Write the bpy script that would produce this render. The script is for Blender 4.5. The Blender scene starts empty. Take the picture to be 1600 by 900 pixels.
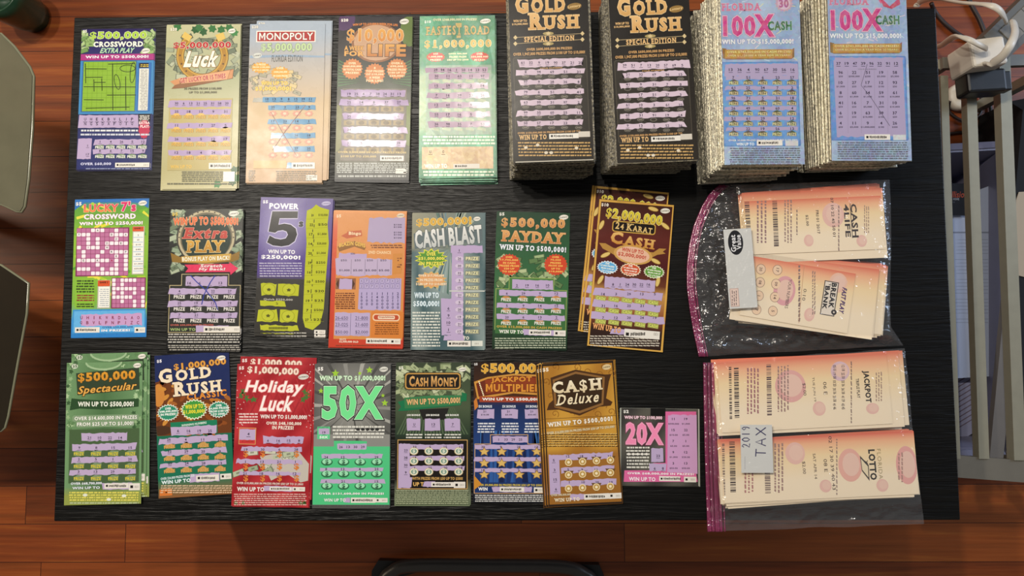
import bpy, math, random
from mathutils import Vector, Matrix, Euler
R_ = random.Random(7)
sc = bpy.context.scene
# ---------------------------------------------------------------- camera, world, lights, exposure
TZ = 0.45                                    # table top height
FPX = 1155.0
cam_d = bpy.data.cameras.new('camera'); cam = bpy.data.objects.new('camera', cam_d); sc.collection.objects.link(cam)
cam_d.sensor_width = 36.0; cam_d.lens = FPX / 1600 * 36.0; cam_d.clip_start = 0.02
CAM_L = Vector((0.0268, -0.1102, 1.4312)); CAM_R = Euler((0.0740, 0.0145, -0.0047), 'XYZ')
cam.location = CAM_L; cam.rotation_euler = CAM_R; sc.camera = cam
sc.view_settings.view_transform = 'Standard'; sc.view_settings.look = 'None'
sc.view_settings.gamma = 1.0; sc.view_settings.use_curve_mapping = False
sc.view_settings.exposure = 0.17
w = bpy.data.worlds.new('room_light'); sc.world = w; w.use_nodes = True
w.node_tree.nodes['Background'].inputs[0].default_value = (1.0, 0.95, 0.9, 1)
w.node_tree.nodes['Background'].inputs[1].default_value = 0.14
def area(name, loc, target, sx, sy, power, col, shape='RECTANGLE'):
    d = bpy.data.lights.new(name, 'AREA'); d.shape = shape; d.size = sx; d.size_y = sy
    d.energy = power; d.color = col
    o = bpy.data.objects.new(name, d); sc.collection.objects.link(o)
    o.location = loc; o.rotation_euler = (Vector(target) - Vector(loc)).to_track_quat('-Z', 'Y').to_euler()
    return o
for bx, by, pw in ((-1.02, 0.66, 17), (-0.56, 0.74, 16), (-0.12, 0.86, 7)):        # the three bulbs of the ceiling light
    area('ceiling_bulb', (bx, by, 2.42), (bx * .5 + .1, by * .3, 0.45), 0.075, 0.075, pw, (1.0, 0.92, 0.80), 'DISK')
area('left_floor_fill', (-2.5, 0.55, 1.7), (-0.6, 0.0, 0.0), 0.45, 0.45, 13, (1.0, 0.84, 0.64))  # unseen fill light, added to brighten the floor on the left
o = area('window_daylight', (2.7, 0.9, 1.35), (0.9, 0.1, 0.1), 0.9, 1.1, 4.5, (0.60, 0.75, 1.0)); o.data.spread = math.radians(60)
# ---------------------------------------------------------------- helpers
_RM = CAM_R.to_matrix()
def P(px, py, z):                            # point of the place seen at pixel (px, py), at height z
    d = _RM @ Vector(((px - 800) / FPX, (450 - py) / FPX, -1.0))
    return CAM_L + d * ((z - CAM_L.z) / d.z)
def lin(c):
    if isinstance(c, str): c = [int(c[i:i+2], 16) / 255 for i in (0, 2, 4)]
    return tuple(v / 12.92 if v <= .04045 else ((v + .055) / 1.055) ** 2.4 for v in c)
def link(o, parent=None):
    sc.collection.objects.link(o)
    if parent is not None: o.parent = parent
    return o
def tag(o, label=None, cat=None, group=None, kind=None):
    if label: o['label'] = label
    if cat: o['category'] = cat
    if group: o['group'] = group
    if kind: o['kind'] = kind
    return o
def empty(name, loc, rz=0, **kw):
    o = bpy.data.objects.new(name, None); link(o); o.location = loc; o.rotation_euler = (0, 0, rz)
    o.empty_display_size = .02
    return tag(o, **kw)
class MB:                                     # collects shapes, builds ONE mesh object
    def __init__(s): s.v = []; s.f = []; s.c = []; s.smooth = False
    def add(s, vs, fs, col=(1, 1, 1)):
        n = len(s.v); s.v += [tuple(v) for v in vs]; s.f += [tuple(i + n for i in f) for f in fs]
        s.c += list(col) if isinstance(col, list) else [col] * len(vs)
    def box(s, c, d, col=(1, 1, 1), rz=0, bev=0, M=None):
        cx, cy, cz = c; hx, hy, hz = d[0] / 2, d[1] / 2, d[2] / 2
        b = min(bev, hx * .9, hy * .9, hz * .9)
        if b <= 0:
            prof = [(0, 0)]
            vs = [(x, y, z) for z in (-hz, hz) for (x, y) in ((-hx, -hy), (hx, -hy), (hx, hy), (-hx, hy))]
            rings = 2; n = 4
        else:
            def ring(inset, z):
                o = []
                for (sx, sy, a0) in ((1, 1, 0), (-1, 1, 90), (-1, -1, 180), (1, -1, 270)):
                    for k in (0, 45, 90):
                        a = math.radians(a0 + k)
                        o.append((sx * (hx - b) + math.cos(a) * (b - inset), sy * (hy - b) + math.sin(a) * (b - inset), z))
                return o
            q = b * .293
            vs = ring(b * .98, -hz) + ring(q, -hz + q) + ring(0, -hz + b) + ring(0, hz - b) + ring(q, hz - q) + ring(b * .98, hz)
            rings = 6; n = 12
        fs = [tuple(reversed(range(n))), tuple((rings - 1) * n + i for i in range(n))]
        for r in range(rings - 1):
            for i in range(n):
                j = (i + 1) % n
                fs.append((r * n + i, r * n + j, (r + 1) * n + j, (r + 1) * n + i))
        ca, sa = math.cos(rz), math.sin(rz)
        out = [Vector((cx + x * ca - y * sa, cy + x * sa + y * ca, cz + z)) for (x, y, z) in vs]
        if M is not None: out = [M @ v for v in out]
        s.add(out, fs, col)
    def tube(s, pts, r, col=(1, 1, 1), n=10, flat=1.0, square=False):
        pts = [Vector(p) for p in pts]; rings = []
        up = Vector((0, 0, 1))
        for i, p in enumerate(pts):
            t = (pts[min(i + 1, len(pts) - 1)] - pts[max(i - 1, 0)]).normalized()
            a = t.cross(up)
            if a.length < 1e-4: a = Vector((1, 0, 0))
            a.normalize(); b = t.cross(a).normalized()
            if square: ring = [p + a * r * x + b * r * flat * y for x, y in ((-1, -1), (1, -1), (1, 1), (-1, 1))]
            else: ring = [p + a * r * math.cos(2 * math.pi * k / n) + b * r * flat * math.sin(2 * math.pi * k / n) for k in range(n)]
            rings.append(ring)
        m = len(rings[0]); fs = []
        for i in range(len(rings) - 1):
            for k in range(m):
                l = (k + 1) % m; fs.append((i * m + k, i * m + l, (i + 1) * m + l, (i + 1) * m + k))
        fs.append(tuple(reversed(range(m)))); fs.append(tuple((len(rings) - 1) * m + k for k in range(m)))
        s.add([v for r_ in rings for v in r_], fs, col)
    def prism(s, poly, z0, z1, col=(1, 1, 1)):
        n = len(poly); a = sum(poly[i][0] * poly[(i + 1) % n][1] - poly[(i + 1) % n][0] * poly[i][1] for i in range(n))
        if a < 0: poly = list(reversed(poly))
        vs = [(x, y, z0) for x, y in poly] + [(x, y, z1) for x, y in poly]
        fs = [tuple(reversed(range(n))), tuple(range(n, 2 * n))] + [(i, (i + 1) % n, n + (i + 1) % n, n + i) for i in range(n)]
        s.add(vs, fs, col)
    def lathe(s, prof, c, n=32, col=(1, 1, 1)):
        vs = []; fs = []
        for (r, z) in prof:
            for k in range(n): a = 2 * math.pi * k / n; vs.append((c[0] + r * math.cos(a), c[1] + r * math.sin(a), c[2] + z))
        for i in range(len(prof) - 1):
            for k in range(n): l = (k + 1) % n; fs.append((i * n + k, i * n + l, (i + 1) * n + l, (i + 1) * n + k))
        s.add(vs, fs, col)
    def mesh(s, name, mat, smooth=False):
        me = bpy.data.meshes.new(name); me.from_pydata(s.v, [], s.f)
        at = me.color_attributes.new('ink', 'FLOAT_COLOR', 'POINT')
        at.data.foreach_set('color', [x for c in s.c for x in (c[0], c[1], c[2], 1.0)])
        me.materials.append(mat)
        if smooth: me.polygons.foreach_set('use_smooth', [True] * len(me.polygons))
        me.update(); return me
    def build(s, name, mat, parent=None, smooth=False):
        return link(bpy.data.objects.new(name, s.mesh(name, mat, smooth)), parent)
def smoothpath(pts, n=6):                    # Catmull-Rom through the points
    pts = [Vector(p) for p in pts]; out = []
    for i in range(len(pts) - 1):
        a, b, c, d = pts[max(i - 1, 0)], pts[i], pts[i + 1], pts[min(i + 2, len(pts) - 1)]
        for k in range(n):
            t = k / n
            out.append(.5 * (2 * b + (c - a) * t + (2 * a - 5 * b + 4 * c - d) * t * t + (3 * b - a - 3 * c + d) * t ** 3))
    return out + [pts[-1]]
# ---------------------------------------------------------------- materials
class N:                                      # node helper
    def __init__(s, name):
        s.m = bpy.data.materials.new(name); s.m.use_nodes = True; s.t = s.m.node_tree
        s.b = s.t.nodes['Principled BSDF']; s.out = s.t.nodes['Material Output']
    def n(s, typ, **kw):
        nd = s.t.nodes.new('ShaderNode' + typ)
        for k, v in kw.items(): setattr(nd, k, v)
        return nd
    def val(s, sock, v):
        if isinstance(v, bpy.types.NodeSocket): s.t.links.new(v, sock)
        else: sock.default_value = v
    def math(s, op, a, b=0.0, c=None):
        nd = s.n('Math', operation=op); s.val(nd.inputs[0], a); s.val(nd.inputs[1], b)
        if c is not None: s.val(nd.inputs[2], c)
        return nd.outputs[0]
    def mix(s, f, a, b, mode='MIX'):
        nd = s.n('Mix', data_type='RGBA', blend_type=mode); s.val(nd.inputs[0], f)
        s.val(nd.inputs[6], a if not isinstance(a, tuple) else (*a[:3], 1)); s.val(nd.inputs[7], b if not isinstance(b, tuple) else (*b[:3], 1))
        return nd.outputs[2]
    def noise(s, vec, scale, detail=3, rough=.55):
        nd = s.n('TexNoise'); s.val(nd.inputs['Vector'], vec); nd.inputs['Scale'].default_value = scale
        nd.inputs['Detail'].default_value = detail; nd.inputs['Roughness'].default_value = rough
        return nd
    def mapping(s, vec, scale=(1, 1, 1)):
        nd = s.n('Mapping'); s.val(nd.inputs[0], vec); nd.inputs['Scale'].default_value = scale
        return nd.outputs[0]
    def obj(s): return s.n('TexCoord').outputs['Object']
    def pos(s): return s.n('NewGeometry').outputs['Position']
    def ramp(s, f, stops):
        nd = s.n('ValToRGB'); s.val(nd.inputs[0], f); e = nd.color_ramp.elements
        while len(e) < len(stops): e.new(.5)
        for el, (p, c) in zip(e, stops): el.position = p; el.color = (*c[:3], 1) if isinstance(c, tuple) else (c, c, c, 1)
        return nd.outputs[0]
    def bump(s, h, strength=.3, dist=.001):
        nd = s.n('Bump'); nd.inputs['Strength'].default_value = strength; nd.inputs['Distance'].default_value = dist
        s.val(nd.inputs['Height'], h); s.val(s.b.inputs['Normal'], nd.outputs[0]); return nd.outputs[0]
    def p(s, **kw):
        mp = dict(col='Base Color', rough='Roughness', metal='Metallic', spec='Specular IOR Level', coat='Coat Weight', coatr='Coat Roughness', alpha='Alpha', trans='Transmission Weight', ior='IOR')
        for k, v in kw.items():
            if k == 'col' and isinstance(v, tuple): v = (*v[:3], 1)
            s.val(s.b.inputs[mp[k]], v)
        return s
def plain(name, col, rough=.5, metal=0.0, nscale=40, var=.12, bump=.1, spec=.5):
    q = N(name); c = lin(col); nz = q.noise(q.obj(), nscale, 4).outputs[0]
    q.p(col=q.mix(nz, tuple(v * (1 - var) for v in c), tuple(min(1, v * (1 + var)) for v in c)), rough=rough, metal=metal, spec=spec)
    q.bump(nz, bump, .0006); return q.m
def ink(name, rough, metal=0.0, bump=.12, bscale=18, coat=0.0, spec=.5):
    q = N(name); a = q.n('Attribute', attribute_name='ink').outputs['Color']
    nz = q.noise(q.pos(), bscale, 2).outputs[0]
    r = q.math('MULTIPLY_ADD', q.noise(q.pos(), 60, 3).outputs[0], .12, rough - .06)
    q.p(col=a, rough=r, metal=metal, coat=coat, spec=spec); q.bump(nz, bump, .004); return q.m
def foil(name, amount=.55, rough=.22, ja=.22, jb=.16, tintf=.16):       # printed holographic foil: tiny facets that each tilt their own way
    q = N(name); a = q.n('Attribute', attribute_name='ink').outputs['Color']
    v = q.n('TexVoronoi'); q.val(v.inputs['Vector'], q.mapping(q.pos(), (1, 1, 1))); v.inputs['Scale'].default_value = 260
    v2 = q.n('TexVoronoi'); q.val(v2.inputs['Vector'], q.mapping(q.pos(), (60, 28, 60))); v2.inputs['Scale'].default_value = 1.0
    hue = q.n('HueSaturation'); q.val(hue.inputs['Color'], v.outputs['Color']); hue.inputs['Saturation'].default_value = .6
    tint = q.mix(tintf, a, hue.outputs[0])
    q.p(col=tint, rough=rough, metal=amount)
    g = q.n('NewGeometry').outputs['Normal']
    def jit(src, amt):
        x = q.n('VectorMath', operation='SUBTRACT'); q.val(x.inputs[0], src); x.inputs[1].default_value = (.5, .5, .5)
        y = q.n('VectorMath', operation='SCALE'); q.val(y.inputs[0], x.outputs[0]); y.inputs['Scale'].default_value = amt
        return y.outputs[0]
    s1 = q.n('VectorMath', operation='ADD'); q.val(s1.inputs[0], g); q.val(s1.inputs[1], jit(v.outputs['Color'], ja))
    s2 = q.n('VectorMath', operation='ADD'); q.val(s2.inputs[0], s1.outputs[0]); q.val(s2.inputs[1], jit(v2.outputs['Color'], jb))
    nn = q.n('VectorMath', operation='NORMALIZE'); q.val(nn.inputs[0], s2.outputs[0]); q.val(q.b.inputs['Normal'], nn.outputs[0])
    return q.m
M_ink = ink('printed_card', .28, bump=.06, spec=.28)
M_scr = ink('rubbed_coating', .15, bump=.12, bscale=26, spec=.15)
M_matte = ink('printed_paper', .75, spec=.25, bump=.06)
M_foil = foil('holographic_foil', .2, .34, .16, .1, .12)
M_gfoil = foil('green_foil', .08, .32, .03, .05, .05)
def floor_mat():
    q = N('wood_floor_planks'); pos = q.pos(); xyz = q.n('SeparateXYZ'); q.val(xyz.inputs[0], pos)
    x, y = xyz.outputs[0], xyz.outputs[1]
    W = .0715
    yr = q.math('ADD', q.math('DIVIDE', y, W), 100.32); row = q.math('FLOOR', yr); fy = q.math('SUBTRACT', yr, row)
    wn = q.n('TexWhiteNoise', noise_dimensions='1D'); q.val(wn.inputs['W'], row)
    xr = q.math('ADD', q.math('DIVIDE', x, .95), q.math('MULTIPLY', wn.outputs['Value'], 7.3)); colm = q.math('FLOOR', xr); fx = q.math('SUBTRACT', xr, colm)
    cv = q.n('CombineXYZ'); q.val(cv.inputs[0], row); q.val(cv.inputs[1], colm)
    w2 = q.n('TexWhiteNoise', noise_dimensions='2D'); q.val(w2.inputs['Vector'], cv.outputs[0]); rnd = w2.outputs['Value']
    base = q.ramp(rnd, [(0, lin('42160a')), (.3, lin('6a2a12')), (.6, lin('843c18')), (1, lin('a65824'))])
    off = q.n('CombineXYZ'); q.val(off.inputs[0], q.math('MULTIPLY', rnd, 37)); q.val(off.inputs[1], q.math('MULTIPLY', rnd, 11))
    ad = q.n('VectorMath', operation='ADD'); q.val(ad.inputs[0], pos); q.val(ad.inputs[1], off.outputs[0])
    g1 = q.noise(q.mapping(ad.outputs[0], (1.6, 34, 1)), 1.6, 5, .62).outputs[0]
    g2 = q.noise(q.mapping(ad.outputs[0], (6, 210, 1)), 1.0, 4, .6).outputs[0]
    stripe = q.ramp(g1, [(.36, lin('3c1509')), (.46, lin('7a3416')), (.56, lin('94441b')), (.68, lin('c87830'))])
    c = q.mix(.5, base, stripe); c = q.mix(.35, c, q.mix(g2, lin('54240f'), lin('ab6231')))
    ed = q.math('MINIMUM', q.math('MULTIPLY', q.math('MINIMUM', fy, q.math('SUBTRACT', 1, fy)), W), q.math('MULTIPLY', q.math('MINIMUM', fx, q.math('SUBTRACT', 1, fx)), .95))
    seam = q.math('LESS_THAN', ed, .0006)
    q.p(col=q.mix(seam, c, lin('2c120a')), rough=q.math('MULTIPLY_ADD', g2, .18, .3), spec=.3)
    q.bump(q.math('SUBTRACT', q.math('MULTIPLY', g2, .4), seam), .25, .0006); return q.m
def table_mat():
    q = N('black_brown_veneer'); pos = q.pos()
    wob = q.noise(q.mapping(pos, (7, 16, 7)), 1.0, 3).outputs[0]
    xyz = q.n('SeparateXYZ'); q.val(xyz.inputs[0], pos)
    yy = q.math('MULTIPLY_ADD', wob, .012, xyz.outputs[1])
    cv = q.n('CombineXYZ'); q.val(cv.inputs[0], q.math('MULTIPLY', xyz.outputs[0], 13)); q.val(cv.inputs[1], q.math('MULTIPLY', yy, 300)); q.val(cv.inputs[2], xyz.outputs[2])
    g = q.noise(cv.outputs[0], 1.0, 3, .55).outputs[0]
    gg = q.ramp(g, [(.38, 0.0), (.62, 1.0)])
    q.p(col=q.mix(gg, lin('050505'), lin('0e0d0b')), rough=q.math('MULTIPLY_ADD', gg, -.05, .4), spec=.24)
    q.bump(gg, .6, .0006); return q.m
M_floor = floor_mat(); M_table = table_mat()
# ---------------------------------------------------------------- floor and table
fl = MB(); fl.add([(-3, -3, 0), (3.4, -3, 0), (3.4, 3.2, 0), (-3, 3.2, 0)], [(0, 1, 2, 3)])
tag(fl.build('floor', M_floor), kind='structure')
TW, TD = 1.18, 0.682
tb = empty('coffee_table', (0, 0, 0), label='low black-brown woodgrain coffee table covered with rows of paper tickets', cat='table')
q = MB(); q.box((0, 0, TZ - .025), (TW, TD, .05), bev=.0015); q.build('tabletop', M_table, tb)
for sx in (-1, 1):
    for sy in (-1, 1):
        q = MB(); q.box((sx * (TW / 2 - .03), sy * (TD / 2 - .03), (TZ - .05) / 2), (.05, .05, TZ - .05), bev=.001); q.build('leg', M_table, tb)
# ---------------------------------------------------------------- lettering
_G = {}
SER = dict(A='ac', B='Aa', D='Aa', E='Aa', F='Aa', H='AaCc', I='Bb', K='AaCc', L='Aa', M='AaCc', N='AaC', P='Aa', R='Aac', T='b', U='AC', V='AC', W='AC', X='AaCc', Y='ACb')
SER.update({'1': 'b', 'h': 'ac', 'n': 'ac', 'm': 'ac', 'l': 'b', 'i': 'b'})
def curve_mesh(body, off):
    c = bpy.data.curves.new('glyph', 'FONT'); c.body = body; c.resolution_u = 2; c.offset = off
    o = bpy.data.objects.new('glyph', c); sc.collection.objects.link(o)
    me = o.evaluated_get(bpy.context.evaluated_depsgraph_get()).to_mesh()
    vs = [(v.co.x, v.co.y) for v in me.vertices]; fs = [tuple(p.vertices) for p in me.polygons]
    o.evaluated_get(bpy.context.evaluated_depsgraph_get()).to_mesh_clear()
    bpy.data.objects.remove(o); bpy.data.curves.remove(c); return vs, fs
def bb(V): return min(a for a, b in V), min(b for a, b in V), max(a for a, b in V), max(b for a, b in V)
def glyph(ch, off):
    k = (ch, round(off, 3))
    if k not in _G:
        if ch == 'M' and off > 0:              # drawn as one outline, the offset M of the font closes up
            x0, y0, x1, y1 = bb(curve_mesh(ch, 0)[0]); st = .1 + 2 * off; c = (x0 + x1) / 2; x0 -= off; x1 += off; lo = y0 - off; hi = y1 + off; v = y0 + (y1 - y0) * .34 + off
            vs = [(x0, lo), (x0 + st, lo), (x0 + st, hi - st * 1.5), (c, v - st * 1.15), (x1 - st, hi - st * 1.5), (x1 - st, lo), (x1, lo), (x1, hi), (x1 - st * 1.05, hi), (c, v + st * .3), (x0 + st * 1.05, hi), (x0, hi)]
            fs = [(0, 1, 2, 10, 11), (2, 3, 9, 10), (3, 4, 8, 9), (4, 5, 6, 7, 8)]
        else: vs, fs = curve_mesh(ch, min(off, {'a': .06, '&': .045, '%': .03, 'R': .08}.get(ch, .08)))
        if (ch, 'adv') not in _G:
            a, _ = curve_mesh(ch + 'I', 0); b, _ = curve_mesh('I', 0)
            _G[(ch, 'adv')] = max(v[0] for v in a) - max(v[0] for v in b)
        _G[k] = (vs, fs)
    return _G[k][0], _G[k][1], _G[(ch, 'adv')]
def layout(s, off, serif, track=0.0, small=0.0):   # text as 2D verts and faces
    V = []; F = []; ND = []; x = 0.0
    for i, ch in enumerate(s):
        if ch == ' ': x += .26; continue
        sc_ = 1.0
        if small and i and s[i - 1] != ' ': sc_ = small
        vs, fs, adv = glyph(ch, off if ch != '$' else off * .45); n = len(V)
        V += [(x + a * sc_, b * sc_) for a, b in vs]; F += [tuple(j + n for j in f) for f in fs]; ND += [i % 3 * 4e-6] * len(vs)
        if serif and ch in SER and vs:
            x0 = min(a for a, b in vs); x1 = max(a for a, b in vs); y0 = min(b for a, b in vs); y1 = max(b for a, b in vs)
            sw = .055 + off; th = .075 + off * .6; hw = .155 + off
            for m in SER[ch]:
                cx = {'a': x0 + sw, 'b': (x0 + x1) / 2, 'c': x1 - sw}[m.lower()]; t = (y1 - th, y1) if m.isupper() else (y0, y0 + th)
                n = len(V); V += [(x + px * sc_, py * sc_) for px, py in ((cx - hw, t[0]), (cx + hw, t[0]), (cx + hw, t[1]), (cx - hw, t[1]))]
                F.append((n, n + 1, n + 2, n + 3)); ND += [1.2e-5 + (len(V) % 3) * 4e-6] * 4
        x += (adv + track + (.1 if serif else 0.0)) * sc_
    return V, F, ND
# ---------------------------------------------------------------- a printed sheet, drawn in the crop's own coordinates
LV = 3e-5
class K:
    def __init__(s, crop, quad, z, bg='ffffff', th=.0004, edge=None, rot=0, cols=(8, 16)):
        s.o = crop; s.z = z; s.th = th
        pts = [s.px(quad[i], quad[i + 1]) for i in range(0, 8, 2)]
        s.c = sum(pts, Vector()) / 4
        ax = (pts[1] - pts[0]) + (pts[2] - pts[3]); ay = (pts[0] - pts[3]) + (pts[1] - pts[2])
        s.w = ((pts[1] - pts[0]).length + (pts[2] - pts[3]).length) / 2; s.h = ((pts[0] - pts[3]).length + (pts[1] - pts[2]).length) / 2
        s.a = math.atan2(ax.y, ax.x)
        a2 = math.atan2(-ay.x, ay.y); s.a = (s.a + a2) / 2
        s.ca, s.sa = math.cos(s.a), math.sin(s.a)
        s.M = {}; s.lv = 0; s.tick = 0; s.part('card'); s.rnd = random.Random(int(quad[0] * 7 + quad[1] * 13 + z * 1e5))
        e = lin(edge) if edge else (.55, .52, .47)
        s.m.box((0, 0, -th / 2), (s.w, s.h, th), e)
        nx, ny = cols; vs = []; cs = []; fs = []
        for j in range(ny + 1):
            for i in range(nx + 1):
                u, v = i / nx, j / ny
                vs.append(((u - .5) * s.w, (.5 - v) * s.h, LV)); cs.append(bg(u, v) if callable(bg) else lin(bg))
        for j in range(ny):
            for i in range(nx):
                k = j * (nx + 1) + i; fs.append((k + nx + 1, k + nx + 2, k + 1, k))
        s.m.add(vs, fs, cs); s.lv = 1
    def px(s, x, y): return P(s.o[0] + x / s.o[2], s.o[1] + y / s.o[2], s.z)
    def loc(s, x, y):
        d = s.px(x, y) - s.c; return d.x * s.ca + d.y * s.sa, -d.x * s.sa + d.y * s.ca
    def part(s, name):
        if name not in s.M: s.M[name] = MB()
        s.m = s.M[name]; return s
    def up(s, n=1): s.lv += n; return s
    def put(s, pts, fs, col, lv=None, nd=None):
        hx, hy = s.w / 2 - 2e-4, s.h / 2 - 2e-4; s.tick = (s.tick + 1) % 6; z = LV * (1 + (s.lv if lv is None else lv)) + (0 if nd else s.tick * 4e-6)
        s.m.add([(max(-hx, min(hx, x)), max(-hy, min(hy, y)), z + (nd[i] if nd else 0)) for i, (x, y) in enumerate(pts)], fs, col if isinstance(col, list) else lin(col))
    def frame(s, cx, cy, rot=0):
        o = s.loc(cx, cy); a = s.loc(cx + 5, cy); b = s.loc(cx, cy + 5)
        kx = math.hypot(a[0] - o[0], a[1] - o[1]) / 5; ky = math.hypot(b[0] - o[0], b[1] - o[1]) / 5
        c_, s_ = math.cos(rot), math.sin(rot)
        return lambda x, y: (lambda dx, dy: (o[0] + dx * c_ - dy * s_, o[1] + dx * s_ + dy * c_))((x - cx) * kx, (cy - y) * ky)
    def r(s, x0, y0, x1, y1, c, rot=0):
        f = s.frame((x0 + x1) / 2, (y0 + y1) / 2, rot); s.put([f(x0, y1), f(x1, y1), f(x1, y0), f(x0, y0)], [(0, 1, 2, 3)], c); return s
    def rr(s, x0, y0, x1, y1, rad, c):           # rounded rectangle
        f = s.frame((x0 + x1) / 2, (y0 + y1) / 2); o = []
        for (cx, cy, a0) in ((x1 - rad, y0 + rad, 0), (x0 + rad, y0 + rad, 90), (x0 + rad, y1 - rad, 180), (x1 - rad, y1 - rad, 270)):
            for k in range(0, 91, 18): a = math.radians(a0 + k); o.append(f(cx + rad * math.cos(a), cy - rad * math.sin(a)))
        s.put(o, [tuple(range(len(o)))], c); return s
    def p(s, pts, c):
        o = [s.loc(pts[i], pts[i + 1]) for i in range(0, len(pts), 2)]
        ar = sum(o[i][0] * o[(i + 1) % len(o)][1] - o[(i + 1) % len(o)][0] * o[i][1] for i in range(len(o)))
        if ar < 0: o.reverse()
        s.put(o, [tuple(range(len(o)))], c); return s
    def e(s, cx, cy, rx, ry, c, n=20, rot=0):
        f = s.frame(cx, cy, rot); s.put([f(cx + rx * math.cos(2 * math.pi * k / n), cy - ry * math.sin(2 * math.pi * k / n)) for k in range(n)], [tuple(range(n))], c); return s
    def b(s, cx, cy, rx, ry, c, n=18, k=.84, rot=0):   # starburst (fan)
        f = s.frame(cx, cy, rot); o = [f(cx, cy)]
        for i in range(2 * n): q = 1 if i % 2 == 0 else k; a = math.pi * i / n + math.pi / 2; o.append(f(cx + rx * q * math.cos(a), cy - ry * q * math.sin(a)))
        s.put(o, [(0, 1 + i, 1 + (i + 1) % (2 * n)) for i in range(2 * n)], c); return s
    def l(s, pts, wd, c):                        # stroke
        o = [(pts[i], pts[i + 1]) for i in range(0, len(pts), 2)]; V = []
        for i, (x, y) in enumerate(o):
            a = o[max(i - 1, 0)]; b = o[min(i + 1, len(o) - 1)]; dx, dy = b[0] - a[0], b[1] - a[1]; L = math.hypot(dx, dy) or 1
            V += [s.loc(x - dy / L * wd / 2, y + dx / L * wd / 2), s.loc(x + dy / L * wd / 2, y - dx / L * wd / 2)]
        s.put(V, [(2 * i, 2 * i + 2, 2 * i + 3, 2 * i + 1) for i in range(len(o) - 1)], c); return s
    def t(s, txt, x0, y0, x1, y1, c, bold=.02, o=None, ow=.05, serif=0, sh=0.0, arc=0.0, rot=0, sm=0.0, o2=None, ow2=.1, track=0.0, grow=0.0, c2=None):
        cx, cy = (x0 + x1) / 2, (y0 + y1) / 2; f = s.frame(cx, cy, rot); lv0 = s.lv; bold = min(bold, .045); track += max(0, bold) * 1.5
        bx = bb(layout(txt, bold, serif, track, sm)[0]); W, H = bx[2] - bx[0], bx[3] - bx[1]
        if len(txt) <= 2 and (x1 - x0) > 1.25 * W / H * (y1 - y0): hw = .6 * W / H * (y1 - y0); x0, x1 = cx - hw, cx + hw
        for cc, off in ((o2, min(.08, bold + ow2)), (o, min(.072, bold + ow)), (c, bold)):
            if cc is None: continue
            V, F, nd = layout(txt, off, serif, track, sm); pts = []; cols = []
            for (x, y) in V:
                u = (x - bx[0]) / W; v = (y - bx[1]) / H
                X = x0 + u * (x1 - x0) + (v - .5) * sh * (y1 - y0)
                Y = y1 - (v * (1 + grow * (1 - (2 * u - 1) ** 2))) * (y1 - y0) - arc * (1 - (2 * u - 1) ** 2)
                pts.append(f(X, Y))
                if c2 and cc is c: a, b = lin(c), lin(c2); g = min(1, max(0, 1 - v)); cols.append(tuple(a[i] + (b[i] - a[i]) * g for i in range(3)))
            s.put(pts, F, cols if cols else cc, None, nd); s.lv += 1
        s.lv = lv0; return s
    def s(self, x0, y0, x1, y1, c='b8a3c6', j=5, ej=9, part='scratch_panel'):   # rubbed-off strip with ragged edges
        f = self.frame((x0 + x1) / 2, (y0 + y1) / 2); n = max(6, int((x1 - x0) / 14)); r = self.rnd; top = []; bot = []
        for i in range(n + 1):
            x = x0 + (x1 - x0) * i / n + (r.uniform(-ej, ej) if i in (0, n) else 0)
            top.append(f(x, y0 + r.uniform(-j, j) * .6)); bot.append(f(x + (r.uniform(-ej, ej) if i in (0, n) else 0), y1 + r.uniform(-j, j) * .6))
        m = self.m; self.part(part); self.put(top + bot, [(n + 1 + i, n + 2 + i, i + 1, i) for i in range(n)], c); self.m = m; return self
    def nums(s, txt, x0, x1, y, h, c='3b3448', bold=.02, part='scratch_panel', dash=1):
        it = txt.split(); m = s.m; lv0 = s.lv; s.part(part); s.lv += 1
        for i, q in enumerate(it):
            x = x0 + (x1 - x0) * (i / (len(it) - 1) if len(it) > 1 else 0); wd = h * .36 * len(q)
            s.t(q, x - wd, y - h / 2, x + wd, y + h / 2, c, bold)
            if dash: s.r(x - h * .7, y + h * .85, x + h * .7, y + h * 1.0, c)
        s.m = m; s.lv = lv0; return s
    def rep(s, txt, xs, y, wd, h, c, o=None, bold=.03, ow=.06, **kw):
        for x in xs: s.t(txt, x - wd / 2, y - h / 2, x + wd / 2, y + h / 2, c, bold, o, ow, **kw)
        return s
    def m_(s, x0, y0, x1, y1, n, c, fill=.55):   # lines of print too small to read
        r = s.rnd; hh = (y1 - y0) / n
        for i in range(n):
            x = x0 + r.uniform(0, 6); y = y0 + hh * i
            while x < x1 - 4:
                wd = min(r.uniform(5, 26), x1 - x); s.r(x, y + hh * (1 - fill) / 2, x + wd, y + hh * (1 + fill) / 2, c); x += wd + r.uniform(2, 4.5)
        return s
    def serial(s, x0, y0, x1, y1, xb, txt='001', c='e4dfd6'):   # white strip with a bar of coarse figures
        m = s.m; lv0 = s.lv; s.part('serial_strip' if 'serial_strip' not in s.M else 'serial_strip#%d' % len(s.M)); s.lv += 1; s.r(x0, y0, x1, y1, c); s.lv += 1; r = s.rnd; h = y1 - y0; x = x0 + 8
        s.r(x, y0 + h * .3, x + h * .4, y1 - h * .3, '23201f'); x += h * .6
        while x < xb: wd = r.uniform(3, 6); s.r(x, y0 + h * (.3 + r.uniform(-.05, .06)), x + wd, y1 - h * (.3 + r.uniform(-.05, .06)), '37332f'); x += wd + r.uniform(1.5, 3)
        if txt: s.t(txt, x1 - 30, y0 + h * .32, x1 - 8, y1 - h * .3, '8d8880', .0)
        s.m = m; s.lv = lv0; return s
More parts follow.
